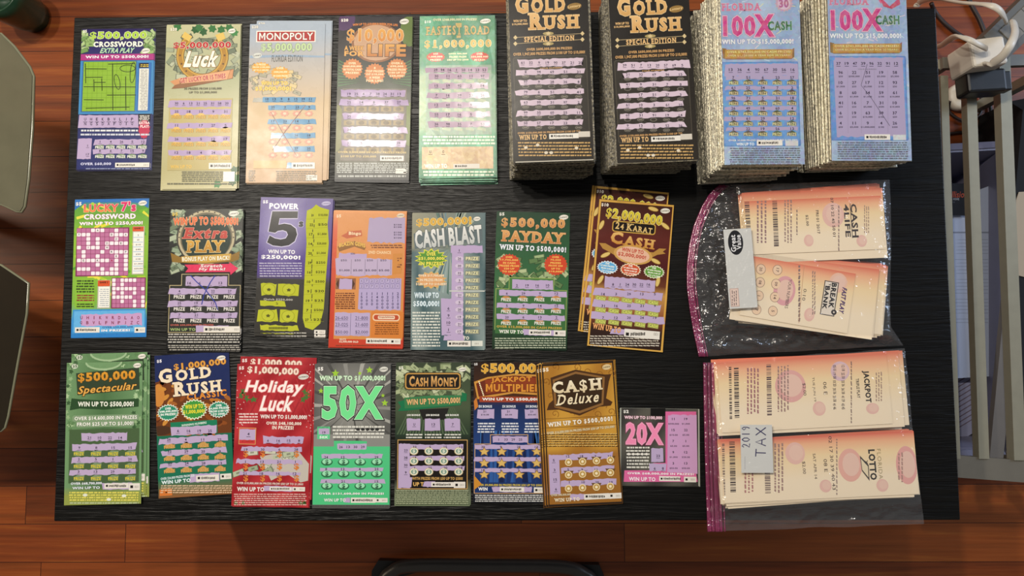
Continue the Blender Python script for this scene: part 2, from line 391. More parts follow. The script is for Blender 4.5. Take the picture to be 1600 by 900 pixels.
    def bills(s, x0, y0, x1, y1, n, cols, wd=46, h=22, mark=1):      # scattered banknotes
        r = s.rnd
        for i in range(n):
            cx, cy = r.uniform(x0, x1), r.uniform(y0, y1); a = r.uniform(-.9, .9); k = r.uniform(.7, 1.15); c = lin(r.choice(cols)); z = s.lv + i % 5 * .6
            for (q, cc) in ((1.0, [v * .35 for v in c]), (.86, c), (.3, [v * .5 for v in c])) if mark else ((1.0, [v * .4 for v in c]), (.84, c)):
                f = s.frame(cx, cy, a); hw, hh = wd * k * q / 2, h * k * q / 2
                s.put([f(cx - hw, cy + hh), f(cx + hw, cy + hh), f(cx + hw, cy - hh), f(cx - hw, cy - hh)], [(0, 1, 2, 3)], [tuple(cc)] * 4, z); z += .2
        s.lv += 3; return s
    def logo(s, x0, y0, x1, y1, c='e8e4da', d='4a4a44'):               # small round-ended state game mark
        cx, cy = (x0 + x1) / 2, (y0 + y1) / 2; lv0 = s.lv; s.up().e(cx, cy, (x1 - x0) / 2, (y1 - y0) / 2, c, 18, .12).up()
        s.t('Lottery', x0 + 4, cy - (y1 - y0) * .22, x1 - 4, cy + (y1 - y0) * .25, d, .02, sh=.2, rot=.12); s.lv = lv0
        return s
    def emit(s, name, label, cat='ticket', group=None, mat=None, kids=None):
        o = link(bpy.data.objects.new(name, s.M['card'].mesh(name, mat or M_ink))); o.location = s.c; o.rotation_euler = (0, 0, s.a)
        tag(o, label, cat, group)
        for k, m in s.M.items():
            if k != 'card' and m.v: m.build(k.split('#')[0], (kids or {}).get(k, M_scr if k == 'scratch_panel' else M_ink), o)
        return o
def under(o, dx, dy, dz, rz=0.0, label=None, group=None):       # a copy of a ticket, moved
    c = o.copy(); sc.collection.objects.link(c)
    for ch in list(o.children):
        d = ch.copy(); sc.collection.objects.link(d); d.parent = c
    c.location = o.location + Vector((dx, dy, dz)); c.rotation_euler.z = o.rotation_euler.z + rz
    if label: c['label'] = label
    if group: c['group'] = group
    return c
G1 = 'printed tickets laid out on the coffee table'
# ---------------------------------------------------------------- top row
C = (100, 20, 3.214); LAV = 'b9a6c9'
def xs(a, b, n): return [a + (b - a) * i / (n - 1) for i in range(n)]
def lerp(a, b, t): a, b = lin(a), lin(b); t = max(0, min(1, t)); return tuple(a[i] + (b[i] - a[i]) * t for i in range(3))
def mixbg(stops):
    def f(u, v):
        for (p, a), (q, b) in zip(stops, stops[1:]):
            if v <= q: return lerp(a, b, (v - p) / max(1e-6, q - p))
        return lin(stops[-1][1])
    return f
# purple ticket with a green crossword grid
k = K(C, [87, 80, 455, 80, 438, 790, 63, 790], TZ + .0012, mixbg([(0, '241a52'), (.2, '2d2a66'), (.6, '272f60'), (1, '22234c')]))
k.bills(85, 95, 140, 200, 16, ['8fae6c', '6f9255', 'a9c088']).bills(405, 90, 455, 200, 16, ['8fae6c', '6f9255', 'a9c088'])
k.r(68, 590, 440, 785, '2a3068').up()
k.t('$5', 96, 86, 116, 102, 'e8e8e0', .03)
k.t('$500,000', 130, 94, 416, 138, 'a5c742', .06, 'e6ecd0', .045, o2='2a1650', ow2=.08)
k.t('CROSSWORD', 148, 144, 398, 172, 'e9efe0', .05, '1d1445', .05)
k.t('EXTRA PLAY', 185, 177, 352, 202, 'b6d8ae', .03, '2c5a7a', .05, sh=.35)
k.logo(390, 178, 432, 204)
k.r(76, 207, 452, 238, 'a8367e').up().t('WIN UP TO $500,000!', 108, 214, 425, 231, 'f0e4ee', .05, '5e1c5c', .04)
k.r(74, 240, 448, 508, '3f86bd').up().r(90, 242, 363, 498, '2d5c9c').up().r(96, 246, 358, 494, '88b036').up()
for i in range(12):
    x = 96 + 262 * i / 11; k.r(x - .8, 246, x + .8, 494, '6f9626'); y = 246 + 248 * i / 11; k.r(96, y - .8, 358, y + .8, '6f9626')
k.up()
for a in ((108, 255, 110, 355), (151, 335, 152, 396), (153, 350, 210, 350), (245, 255, 246, 490), (310, 320, 312, 490), (110, 282, 215, 283), (100, 372, 360, 373), (216, 414, 362, 413), (100, 437, 200, 438), (110, 480, 330, 474), (222, 258, 355, 256), (190, 330, 192, 392), (108, 325, 195, 324)): k.l(list(a), 4, '26350f')
k.up()
for cx, cy, rx, ry, ro in ((320, 280, 38, 17, .0), (346, 300, 13, 52, .1), (268, 348, 13, 38, -.2)):
    pts = []
    for i in range(25): a = i * math.pi / 12; X, Y = rx * math.cos(a), ry * math.sin(a); pts += [cx + X * math.cos(ro) - Y * math.sin(ro), cy + X * math.sin(ro) + Y * math.cos(ro)]
    k.l(pts, 3, '1a1f1a')
k.r(368, 250, 436, 496, '2a68ae').up().r(376, 280, 424, 490, 'dcdcd2').r(378, 253, 426, 277, '15141c').up().m_(380, 258, 426, 274, 2, 'd2b84a').m_(382, 284, 420, 488, 26, '8c8a8c', .4)
k.r(372, 508, 434, 545, '15141c').up().m_(378, 514, 430, 542, 4, 'd8d4cc').b(404, 585, 30, 50, 'b82b50', 14, .86).up().t('EXTRA', 378, 546, 432, 560, 'f0d8d8', .05).t('PLAY!', 384, 564, 428, 578, 'f0d8d8', .05)
k.s(82, 514, 372, 578, LAV, 3).nums('U H E K B W L J P', 108, 343, 535, 15).nums('N G S D A F O I Q', 108, 343, 558, 15, dash=0)
k.m_(82, 584, 372, 600, 1, 'd6dae0').m_(82, 604, 430, 620, 1, 'c8ccd8')
k.s(80, 632, 142, 735, LAV, 3).s(150, 636, 415, 664, LAV, 4).s(150, 684, 415, 709, LAV, 4)
k.nums('1 4 26 5 12', 182, 398, 648, 12).nums('8 6 7 15 9', 182, 398, 694, 12).nums('1', 120, 120, 668, 11).nums('17', 120, 120, 712, 11)
for yy in (672, 720):
    for x in xs(180, 395, 5): k.b(x, yy, 25, 12, '6d8a5e', 9, .75)
k.up().rep('PRIZE', xs(180, 395, 5), 676, 44, 14, 'e8eae0', '26304a').rep('PRIZE', xs(180, 395, 5), 723, 44, 14, 'e8eae0', '26304a')
k.t('OVER $60,000', 84, 752, 238, 768, 'c8cae8', .05, '2a2a62', .05).serial(258, 753, 430, 776, 352).m_(110, 779, 430, 788, 1, '8c94b8')
t1 = k.emit('lottery_ticket', 'purple scratch ticket with a lime green crossword grid at the table corner', group=G1)
under(t1, .0012, -.001, -.0006, .004, 'purple ticket edge showing just beneath the lime crossword grid ticket')
# cream ticket with a horseshoe
k = K(C, [513, 57, 882, 60, 875, 885, 495, 885], TZ + .004, mixbg([(0, 'bdbb94'), (.3, 'a3a884'), (.5, 'b9b791'), (.9, 'b0a876'), (1, 'c2bc92')]))
k.bills(525, 125, 870, 330, 46, ['9aa287', '7f8a70', 'b3b89c', '6a7560'], 60, 28)
for cx, cy in ((660, 85), (700, 95), (745, 80), (790, 85), (830, 76), (570, 72), (855, 790), (865, 830), (845, 850), (770, 860), (680, 75), (855, 100)): k.b(cx, cy, 24, 22, R_.choice(['2f6d35', '225528', '3b7f42']), 6, .66, R_.random() * 3)
k.up(2)
def horseshoe(rx, ry, wd, c):
    pts = []
    for i in range(25): a = math.radians(-52 + i * (284 / 24)); pts += [695 + rx * math.cos(a), 218 + ry * math.sin(a)]
    k.l(pts, wd, c)
horseshoe(112, 108, 40, '7c5a1c'); k.up(); horseshoe(112, 108, 33, 'c39a3c'); k.up(); horseshoe(112, 108, 20, 'a97c28'); k.up()
for i in range(13): a = math.radians(-48 + i * 23); k.e(695 + 112 * math.cos(a), 218 + 108 * math.sin(a), 5, 5, '5a3c12', 8)
k.up().p([607, 95, 645, 120, 628, 145, 590, 122], 'd8b860').p([760, 112, 800, 98, 812, 130, 775, 146], 'd8b860').up()
k.t('$20', 535, 76, 568, 92, 'f2eeda', .04, '6a6a50', .05).logo(825, 80, 862, 104)
k.t('$5,000,000', 550, 146, 840, 184, 'b3262c', .05, 'f3ead2', .05, o2='6a1a1a', ow2=.08)
k.t('Luck', 612, 192, 776, 274, 'f2ecdc', .05, '94702c', .05, sh=.3)
k.p([533, 345, 580, 330, 852, 282, 848, 330, 600, 378, 540, 382, 556, 364], '8a5a34').up().p([575, 330, 835, 288, 820, 335, 590, 356], 'd79f72').p([533, 345, 578, 331, 582, 356, 556, 364], 'c98c5c').p([836, 290, 852, 284, 846, 328, 822, 334], 'c98c5c').up()
k.t('GET LUCKY OR 15 TIMES', 583, 316, 812, 342, 'b0343a', .05, 'f0dcc0', .05, rot=.1)
k.t('30 PRIZES FROM $100,000', 604, 375, 792, 389, '5c5a44', .04).t('UP TO $1,000,000!', 628, 394, 768, 407, '5c5a44', .04)
ys = [438, 496, 565, 634, 696]
k.r(524, 430, 842, 790, 'b3a468')
k.up().s(525, 440, 840, 474, LAV, 4).s(525, 484, 842, 512, LAV, 4).s(525, 553, 842, 580, LAV, 4).s(525, 622, 842, 648, LAV, 4).s(525, 690, 842, 716, LAV, 4)
k.nums('30 6 13 21 25 31 58 20', 566, 818, 455, 12)
for yy, q in ((497, '25 18 13 9 31'), (566, '11 1 17 27 5'), (635, '26 36 5 12 17'), (703, '12 18 4 24 25')):
    k.nums(q, 566, 812, yy, 13, dash=0)
    for x in xs(566, 812, 5): k.e(x, yy + 16, 17, 9, 'd9b25a', 10)
    k.up().rep('PRIZE', xs(566, 812, 5), yy + 27, 48, 15, 'd9aa3c', '6c4c18'); k.lv -= 1
k.up(3).t('WIN UP TO', 535, 764, 642, 782, 'd8b24c', .05).serial(728, 754, 842, 784, 830, '').m_(590, 795, 800, 850, 6, '5d5c44').m_(515, 852, 850, 866, 1, '6a6850')
k.up().r(800, 798, 858, 848, 'e8e6de')
t2 = k.emit('lottery_ticket', 'cream scratch ticket with a gold horseshoe and red headline', group=G1)
u = under(t2, -.0018, -.0016, -.0016, -.006, 'ticket edge showing along the left side of the horseshoe ticket'); u = under(t2, .001, .001, -.0026, .005, 'lowest ticket edge beneath the horseshoe ticket')
# ticket with red title banner
C = (370, 20, 3.214)
k = K(C, [66, 58, 445, 54, 427, 855, 45, 853], TZ + .0036, lambda u, v: lerp('a4b0be', 'c0a478', v * 2.2 - .15) if v < .6 else lerp('c0a478', 'b8926a', v * 2 - 1.2), edge='b9a284')
k.bills(80, 265, 310, 405, 44, ['b5a98c', 'c9b88c', '9c9880', 'd2bb84'], 44, 20)
k.p([66, 215, 250, 210, 440, 216, 440, 225, 250, 221, 66, 228], '8fa5bc').up()
k.t('$20', 76, 64, 108, 80, 'e6e2d8', .04, '77705c', .06).logo(80, 202, 126, 228, 'cfd2cc')
k.r(98, 90, 396, 147, 'efe8de').up().r(103, 95, 391, 143, 'a92f2c').up().t('MONOPOLY', 112, 100, 384, 137, 'f2ece4', .018, '5c1512', .03)
k.t('$5,000,000', 122, 152, 378, 200, 'b9cf9c', .045, '48603c', .04, o2='dfe4cf', ow2=.07)
k.t('FLORIDA EDITION', 176, 214, 330, 246, '4e4c46', .0, track=.02)
k.b(122, 276, 52, 30, 'd79a2e', 15, .8).b(218, 302, 50, 34, 'd79a2e', 15, .8).up()
k.t('12 PRIZES', 96, 255, 146, 265, 'f3e3b4', .05).t('FROM $100,000', 80, 269, 166, 279, 'f3e3b4', .05).t('UP TO $1,000,000', 84, 284, 160, 294, 'f3e3b4', .05)
k.t('OVER', 200, 274, 236, 284, 'f3e3b4', .05).t('$458,500,000', 186, 292, 254, 304, 'f3e3b4', .05).t('IN CASH PRIZES', 184, 312, 256, 322, 'f3e3b4', .05)
k.t('WIN UP TO', 122, 344, 256, 364, 'f0c650', .06, '9a6a1c', .05).t('$5,000,000!', 92, 370, 274, 395, 'f0c650', .06, '9a6a1c', .05)
BL = '7ba6c8'
k.s(130, 424, 398, 450, BL, 3).s(155, 464, 396, 488, BL, 3).s(150, 534, 395, 560, BL, 4).s(180, 604, 395, 630, BL, 4).s(186, 670, 395, 698, BL, 4).s(80, 428, 130, 450, 'bcbab0', 4)
k.nums('10 13 9 8 15 39 11', 152, 370, 434, 12).nums('25 3 23 9', 182, 364, 474, 12)
for yy, q in ((545, '17 23 14 1'), (616, '1 36 18'), (682, '2 27 35')): k.nums(q, 182 if len(q) > 8 else 236, 362, yy, 12)
for yy in (506, 578, 648, 715):
    for x in xs(180, 362, 4): k.b(x, yy, 24, 16, 'c9826a', 8, .72); k.e(x, yy, 9, 7, 'e4b79a', 8)
k.up(2).r(84, 742, 250, 782, 'c9a468').up()
k.l([172, 500, 236, 612, 300, 718], 3, '7a3e34').l([345, 465, 240, 600, 180, 690], 3, '7a3e34')
k.s(250, 752, 395, 782, BL, 4).serial(276, 752, 392, 783, 378, '').m_(196, 792, 400, 848, 6, '6e6250').m_(58, 790, 92, 848, 6, '6e6250').r(348, 815, 404, 842, 'e6e0d4')
t3 = k.emit('lottery_ticket', 'tan and blue scratch ticket with a red title banner and penned cross', group=G1)
under(t3, .0075, .004, -.0008, -.012, 'pale blue and tan ticket peeking out right of the red banner ticket'); under(t3, .009, .0052, -.0016, -.006, 'bottom tan ticket edge beneath the red banner ticket')
under(t3, .0005, -.0012, -.0024, 0, 'lowest tan ticket under the red title banner ticket')
# black ticket with gold headline
C = (370, 20, 3.214)
k = K(C, [517, 15, 880, 20, 868, 842, 493, 838], TZ + .0042, mixbg([(0, '1d1a24'), (.25, '2a2420'), (.4, '33402c'), (.6, '40382c'), (.85, '4a4a22'), (1, '1a1c24')]), edge='2c2a28')
k.e(535, 30, 60, 60, '4a2c58', 20).e(870, 90, 50, 80, '5c7230', 20).e(868, 560, 40, 110, '66762c', 20).e(500, 580, 40, 120, '6a6a20', 20).up()
k.e(700, 150, 125, 100, '8a5a34', 24).up().e(700, 150, 112, 90, 'c09878', 24).up()
for i in range(9): k.p([505, 235 + i * 16, 620, 300 + i * 6, 505, 243 + i * 16], '3f6a3c'); k.p([875, 235 + i * 16, 770, 300 + i * 6, 875, 243 + i * 16], '3f6a3c')
k.up().t('$20', 524, 30, 560, 46, 'eee8e0', .05).logo(818, 30, 864, 58)
k.t('WIN UP TO $10,000 A WEEK FOR LIFE', 582, 56, 808, 70, 'd8803c', .05, '2a1410', .05, arc=6)
k.t('$10,000', 553, 80, 838, 158, 'd9a04e', .07, 'e8cfa8', .03, o2='1c1412', ow2=.08, c2='c2752c')
k.t('A WEEK', 540, 166, 640, 190, 'd9a04e', .05, '1c1412', .06).t('FOR', 540, 192, 640, 218, 'd9a04e', .06, '1c1412', .06).t('LIFE', 655, 158, 850, 220, 'd9a04e', .06, '1c1412', .06, c2='b8702c')
for cx, cy, q in ((580, 282, ('OVER', '$460,000,000', 'IN TOTAL CASH', 'PRIZES!')), (693, 306, ('8', 'TOP PRIZES', 'OF $10,000', 'A WEEK', 'FOR LIFE!')), (804, 282, ('OVER 6', '690,000', 'PRIZES FROM', '$100 UP TO', '$20,000!'))):
    k.b(cx, cy, 54, 54, 'c8793a', 20, .86).up()
    for i, s_ in enumerate(q): wd = min(88, 9.5 * len(s_)); k.t(s_, cx - wd / 2, cy - 34 + i * 16, cx + wd / 2, cy - 23 + i * 16, 'f0dab0', .05)
    k.lv -= 1
k.up(3).r(525, 380, 850, 745, '5f5648').up()
k.s(525, 388, 850, 422, LAV, 5).s(525, 436, 850, 466, LAV, 5).s(528, 505, 850, 535, LAV, 5).s(524, 574, 850, 604, LAV, 5).s(524, 640, 850, 672, LAV, 5)
k.nums('19 25 4 7 38 24 31 13', 564, 816, 408, 13).nums('25 14 8 37 27', 564, 814, 450, 13)
for yy, q in ((520, '35 11 2 13 6'), (588, '24 1 9 33 7'), (655, '32 5 2 17 39')): k.nums(q, 564, 812, yy, 13)
for yy in (484, 553, 622, 690):
    for x in xs(564, 812, 5): k.r(x - 26, yy - 12, x + 26, yy + 12, '8a7440'); k.up().e(x, yy, 15, 10, '5c4a22', 10); k.lv -= 1
k.up(2)
k.t('OVER 2,000,000 IN CASH PRIZES FROM', 508, 696, 850, 708, 'c9b06a', .04).t('$100 UP TO $20,000', 522, 716, 700, 728, 'c9b06a', .04).serial(720, 718, 838, 744, 830, '').m_(500, 752, 580, 806, 6, 'b8bcb8').m_(690, 752, 862, 806, 6, 'b8bcb8').m_(585, 752, 690, 806, 6, 'b8bcb8').r(798, 782, 850, 808, 'e4e0d8').m_(505, 812, 850, 830, 1, 'a9aca8')
t4 = k.emit('lottery_ticket', 'black scratch ticket with orange gold headline and three orange bursts', group=G1)
under(t4, -.001, -.0018, -.0008, .004, 'dark ticket edge showing below the three burst black ticket'); under(t4, .0005, -.003, -.0016, -.003, 'lowest dark ticket beneath the three burst black ticket'); under(t4, -.0005, -.002, -.0024, 0, 'dark ticket in the pile below the three burst ticket')
# green foil pile
C = (640, 0, 3)
k = K(C, [48, 76, 399, 71, 406, 833, 51, 834], TZ + .0115, lambda u, v: lerp('2c6a4a', '52a07a', .5 + .5 * math.sin(u * 9 + v * 5) * math.cos(v * 7 - u * 3)) if v < .32 or v > .72 else lerp('5c8a6c', '8aa080', .5 + .5 * math.sin(u * 4 + v * 3)), edge='8a9a88')
k.t('$10', 70, 96, 100, 110, 'e8ece0', .04, '2e5c40', .06).logo(330, 88, 380, 110).t('OVER $368,000,000 IN PRIZES!', 110, 86, 315, 99, 'd8d8a8', .03, '2e5c40', .06)
k.t('FASTEST ROAD', 76, 124, 374, 164, 'b59a55', .035, '2b5a3e', .05, serif=1, grow=.12).r(216, 108, 244, 122, 'b59a55').r(220, 166, 240, 178, 'b59a55')
k.t('$1,000,000', 70, 186, 383, 229, 'c0a24c', .05, 'e6dcb0', .03, o2='3a5a34', ow2=.08, serif=1)
for cx, cy, c in ((122, 267, 'c0392e'), (226, 262, '4f9c74'), (328, 266, 'c0392e')): k.b(cx, cy, 46, 24, c, 16, .84)
k.up()
for cx, q in ((122, ('$33', '1,000,000', 'PRIZES!')), (226, ('OVER 900,000', 'PRIZES FROM', '$50 UP TO $500')), (328, ('OVER', '350,000,000', 'IN CASH'))):
    for i, s_ in enumerate(q): wd = 7.2 * len(s_); k.t(s_, cx - wd / 2, 248 + i * 14, cx + wd / 2, 257 + i * 14, 'efe0b8', .04)
k.up().r(76, 305, 384, 632, '7f9684').up()
LV2 = 'c3adc2'
k.s(78, 316, 370, 340, LV2, 3); k.nums('29 94 16 1 50 14 23 53', 122, 350, 328, 12)
for i, q in enumerate(('30 11 63 11 97', '15 59 92 2 14', '7 16 39 23 26', '12 60 86 9 35', '55 17 16 5 31', '36 98 35 7 53')):
    yy = 357 + i * 45; k.s(84, yy - 13, 372, yy + 14, LV2, 6, 8).nums(q, 126, 342, yy, 12)
    for x in xs(120, 340, 5): k.r(x - 22, yy + 17, x + 18, yy + 30, '9aa68c', -.2)
k.up()
k.m_(60, 634, 400, 680, 3, 'cdd6c0').r(58, 688, 392, 792, 'b49a74').s(66, 695, 365, 725, LV2, 4).nums('U O', 98, 158, 712, 13).b(98, 738, 26, 22, 'd9a648', 5, .45).b(158, 740, 26, 22, 'c2b088', 5, .45)
k.up().t('WIN UP TO', 70, 768, 176, 789, 'e8e2cc', .05, '6a5a34', .04).serial(205, 768, 328, 790, 270, '').m_(60, 798, 395, 828, 2, 'd0d8c4')
t5 = k.emit('lottery_ticket', 'green foil scratch ticket with gold serif headline, topmost of a small pile', group=G1, mat=M_gfoil)
for i in range(12):
    a = R_.uniform(-.0016, .0022); under(t5, a, -.0006 * i + R_.uniform(-.002, .0015) + (.0 if i else 0), -.00088 * (i + 1), R_.uniform(-.01, .01), 'green foil ticket in the small pile under the gold serif headline ticket', 'tickets inside the green foil pile')
# ---------------------------------------------------------------- tall stacks
def edge_mat(name, a, b, metal, sc_=(300, 300, 900)):
    q = N(name); g = q.n('Attribute', attribute_name='ink').outputs['Color']
    nz = q.noise(q.mapping(q.pos(), sc_), 1.0, 3, .7).outputs[0]; n2 = q.noise(q.pos(), 160, 3, .7).outputs[0]
    q.p(col=q.mix(q.ramp(nz, [(.4, 0.0), (.62, 1.0)]), q.mix(n2, lin(a), g), lin(b)), rough=.38, metal=metal); q.bump(n2, .6, .002); return q.m
M_eblack = edge_mat('worn_black_card_edge', '151312', '8a826c', .1)
M_efoil = edge_mat('foil_card_edge', '6d6a62', 'd8d0b8', .75)
def stack(top, base_bl, base_br, n, mat, cols, label, group, jit=.0016, steps=()):
    h = top.z - .0 - TZ; tb_ = [top.loc(*top.q[6:8]), top.loc(*top.q[4:6])]
    b0 = P(top.o[0] + base_bl[0] / top.o[2], top.o[1] + base_bl[1] / top.o[2], TZ); b1 = P(top.o[0] + base_br[0] / top.o[2], top.o[1] + base_br[1] / top.o[2], TZ)
    t0, t1 = top.px(*top.q[6:8]), top.px(*top.q[4:6])
    lean = b0 - t0; lean.z = 0; rz0 = math.atan2((b1 - b0).y, (b1 - b0).x) - math.atan2((t1 - t0).y, (t1 - t0).x)
    rz0 = max(-.05, min(.05, rz0)); th = (h - .0006) / n; mesh = []
    for c in cols:
        m = MB(); m.box((0, 0, 0), (top.w, top.h, th * .94), lin(c), bev=.0022); mesh.append(m.mesh('ticket_card', mat))
    for i in range(n):
        t = 1 - (i + .5) / n
        o = link(bpy.data.objects.new('lottery_ticket', mesh[R_.randrange(len(mesh))]))
        bx = sum(s_[1] for s_ in steps if s_[0] <= t <= s_[0] + s_[2])
        # keep the bottom-left corner on the lean line while the ticket turns a little
        rz = top.a + rz0 * t + R_.uniform(-.004, .004); c_, s_ = math.cos(rz), math.sin(rz)
        cor = Vector((-top.w / 2 * c_ + top.h / 2 * s_, -top.w / 2 * s_ - top.h / 2 * c_, 0))
        p = t0 + lean * t - cor; o.location = (p.x + bx + R_.gauss(0, jit), p.y + R_.gauss(0, jit), TZ + .0001 + th * (i + .5)); o.rotation_euler = (0, 0, rz)
        tag(o, label, 'ticket', group)
def gold_black(D, ox, dx, dy, z, q1, q2, label):
    X = D; k = K((ox + dx / 3, dy / 3, 3), X, z, lambda u, v: lerp('262321', '2e2a25', v), edge='3a3630'); k.q = X
    GD, GL = 'dcb47c', 'ecd0a0'
    k.t('GOLD', 496, -26, 728, 60, GD, .075, GL, .02, o2='15120f', ow2=.06, serif=1, sm=.8, c2='c89a5c')
    k.t('RUSH', 556, 58, 796, 136, GD, .075, GL, .02, o2='15120f', ow2=.06, serif=1, sm=.8, c2='c89a5c')
    k.t('$30', 476, -60, 510, -45, 'd8d2c4', .04).logo(738, 14, 806, 46, '8f7140', 'e0c088')
    k.t('WIN UP TO', 486, 92, 550, 104, GD, .04).t('$10,000,000!', 480, 108, 554, 119, GD, .04)
    for y0, y1 in ((176, 157), (205, 185)): k.l([496, y0, 810, y1], 2.2, 'b7a27a'); [k.p([x - 10, y, x, y - 11, x + 10, y, x, y + 11], 'cdb88a') for x, y in ((496, y0), (810, y1))]
    for y in (157, 205): k.e(650, y, 26, 8, 'a3915e', 12).up().b(650, y, 14, 11, 'cdb88a', 7, .5); k.lv -= 1
    k.up().t('SPECIAL EDITION', 537, 169, 773, 194, GD, .04, serif=1)
    k.t('OVER $600,000,000 IN PRIZES!', 548, 222, 762, 237, 'c89c66', .04).t('OVER 1,947,000 PRIZES FROM $100 UP TO $10,000!', 486, 242, 822, 259, 'c89c66', .04)
    k.rr(490, 262, 838, 652, 10, '4a453c').up().rr(494, 266, 834, 648, 8, '34302b').up()
    S = 'cfbccb'
    k.s(503, 276, 826, 312, S, 5, 14); k.nums(q1[0], 530, 800, 294, 12); k.t('YOUR NUMBERS', 610, 316, 715, 322, 'c89c66', .03)
    for i, s_ in enumerate(q1[1:]):
        y = (337, 384, 432, 480, 528, 577)[i]; k.s(506, y - 13, 812, y + 12, S, 5, 14).nums(s_, 544, 792, y, 12)
        for x in xs(544, 726, 4) + [792]:
            k.e(x, y + 21, 17, 9, '6f6a62', 12); k.lv += 1; k.e(x, y + 21, 12, 6, '3a362f', 10); k.r(x - 9, y + 19, x + 9, y + 23, '8c867a'); k.lv -= 1
    k.up(2).t('OVER $150,000,000 IN PRIZES FROM $100 UP TO', 506, 615, 800, 626, 'c89c66', .04).t('WIN UP TO', 512, 631, 642, 655, GD, .05, serif=1).serial(654, 626, 792, 650, 762, '').r(792, 616, 846, 642, 'cfc8bc')
    k.m_(506, 662, 852, 736, 5, 'c09c64', .45)
    for x, y in ((545, 692), (600, 680), (664, 716), (782, 694), (640, 716)): k.up().e(x, y, 9, 7, 'd8cdb8', 8); k.lv -= 1
    k.r(496, 752, 862, 757, 'b8b2a4')
    return k, k.emit('lottery_ticket', label, group='topmost tickets of the four tall stacks')
HS = .085
k, o = gold_black([451, -78, 831, -81, 865, 752, 497, 765], 640, 0, 0, TZ + HS, ('61 32 9 19 90 37 21 20', '8 94 69 51 31', '97 9 28 36 8', '79 6 51 2 41', '63 99 31 97 2', '99 35 60 55 11', '50 57 17 23 4'), 0, 'black ticket with gold serif headline topping the left of two tall black stacks')
stack(k, (482, 842), (846, 838), 62, M_eblack, ['4a463e', '6d6656', '35322d'], 'black ticket inside the left tall black stack, edge showing under its top ticket', 'tickets inside the left tall black stack', .0012, [(.25, -.003, .2), (.6, .002, .12), (.8, -.0015, .2)])
k, o = gold_black([450, -82, 826, -87, 879, 730, 497, 758], 920, -362, 12, TZ + HS, ('39 51 7 13 20 57 69 5', '21 32 69 96 15', '41 9 31 7 8', '2 17 51 27 3', '61 10 3 61 22', '60 31 91 19 14', '9 13 5 52 36'), 0, 'black ticket with gold serif headline topping the right of two tall black stacks')
stack(k, (424, 806), (836, 792), 62, M_eblack, ['4a463e', '6d6656', '35322d'], 'black ticket inside the right tall black stack, edge showing under its top ticket', 'tickets inside the right tall black stack', .0012, [(.15, -.004, .3), (.5, .003, .1), (.65, -.002, .35)])
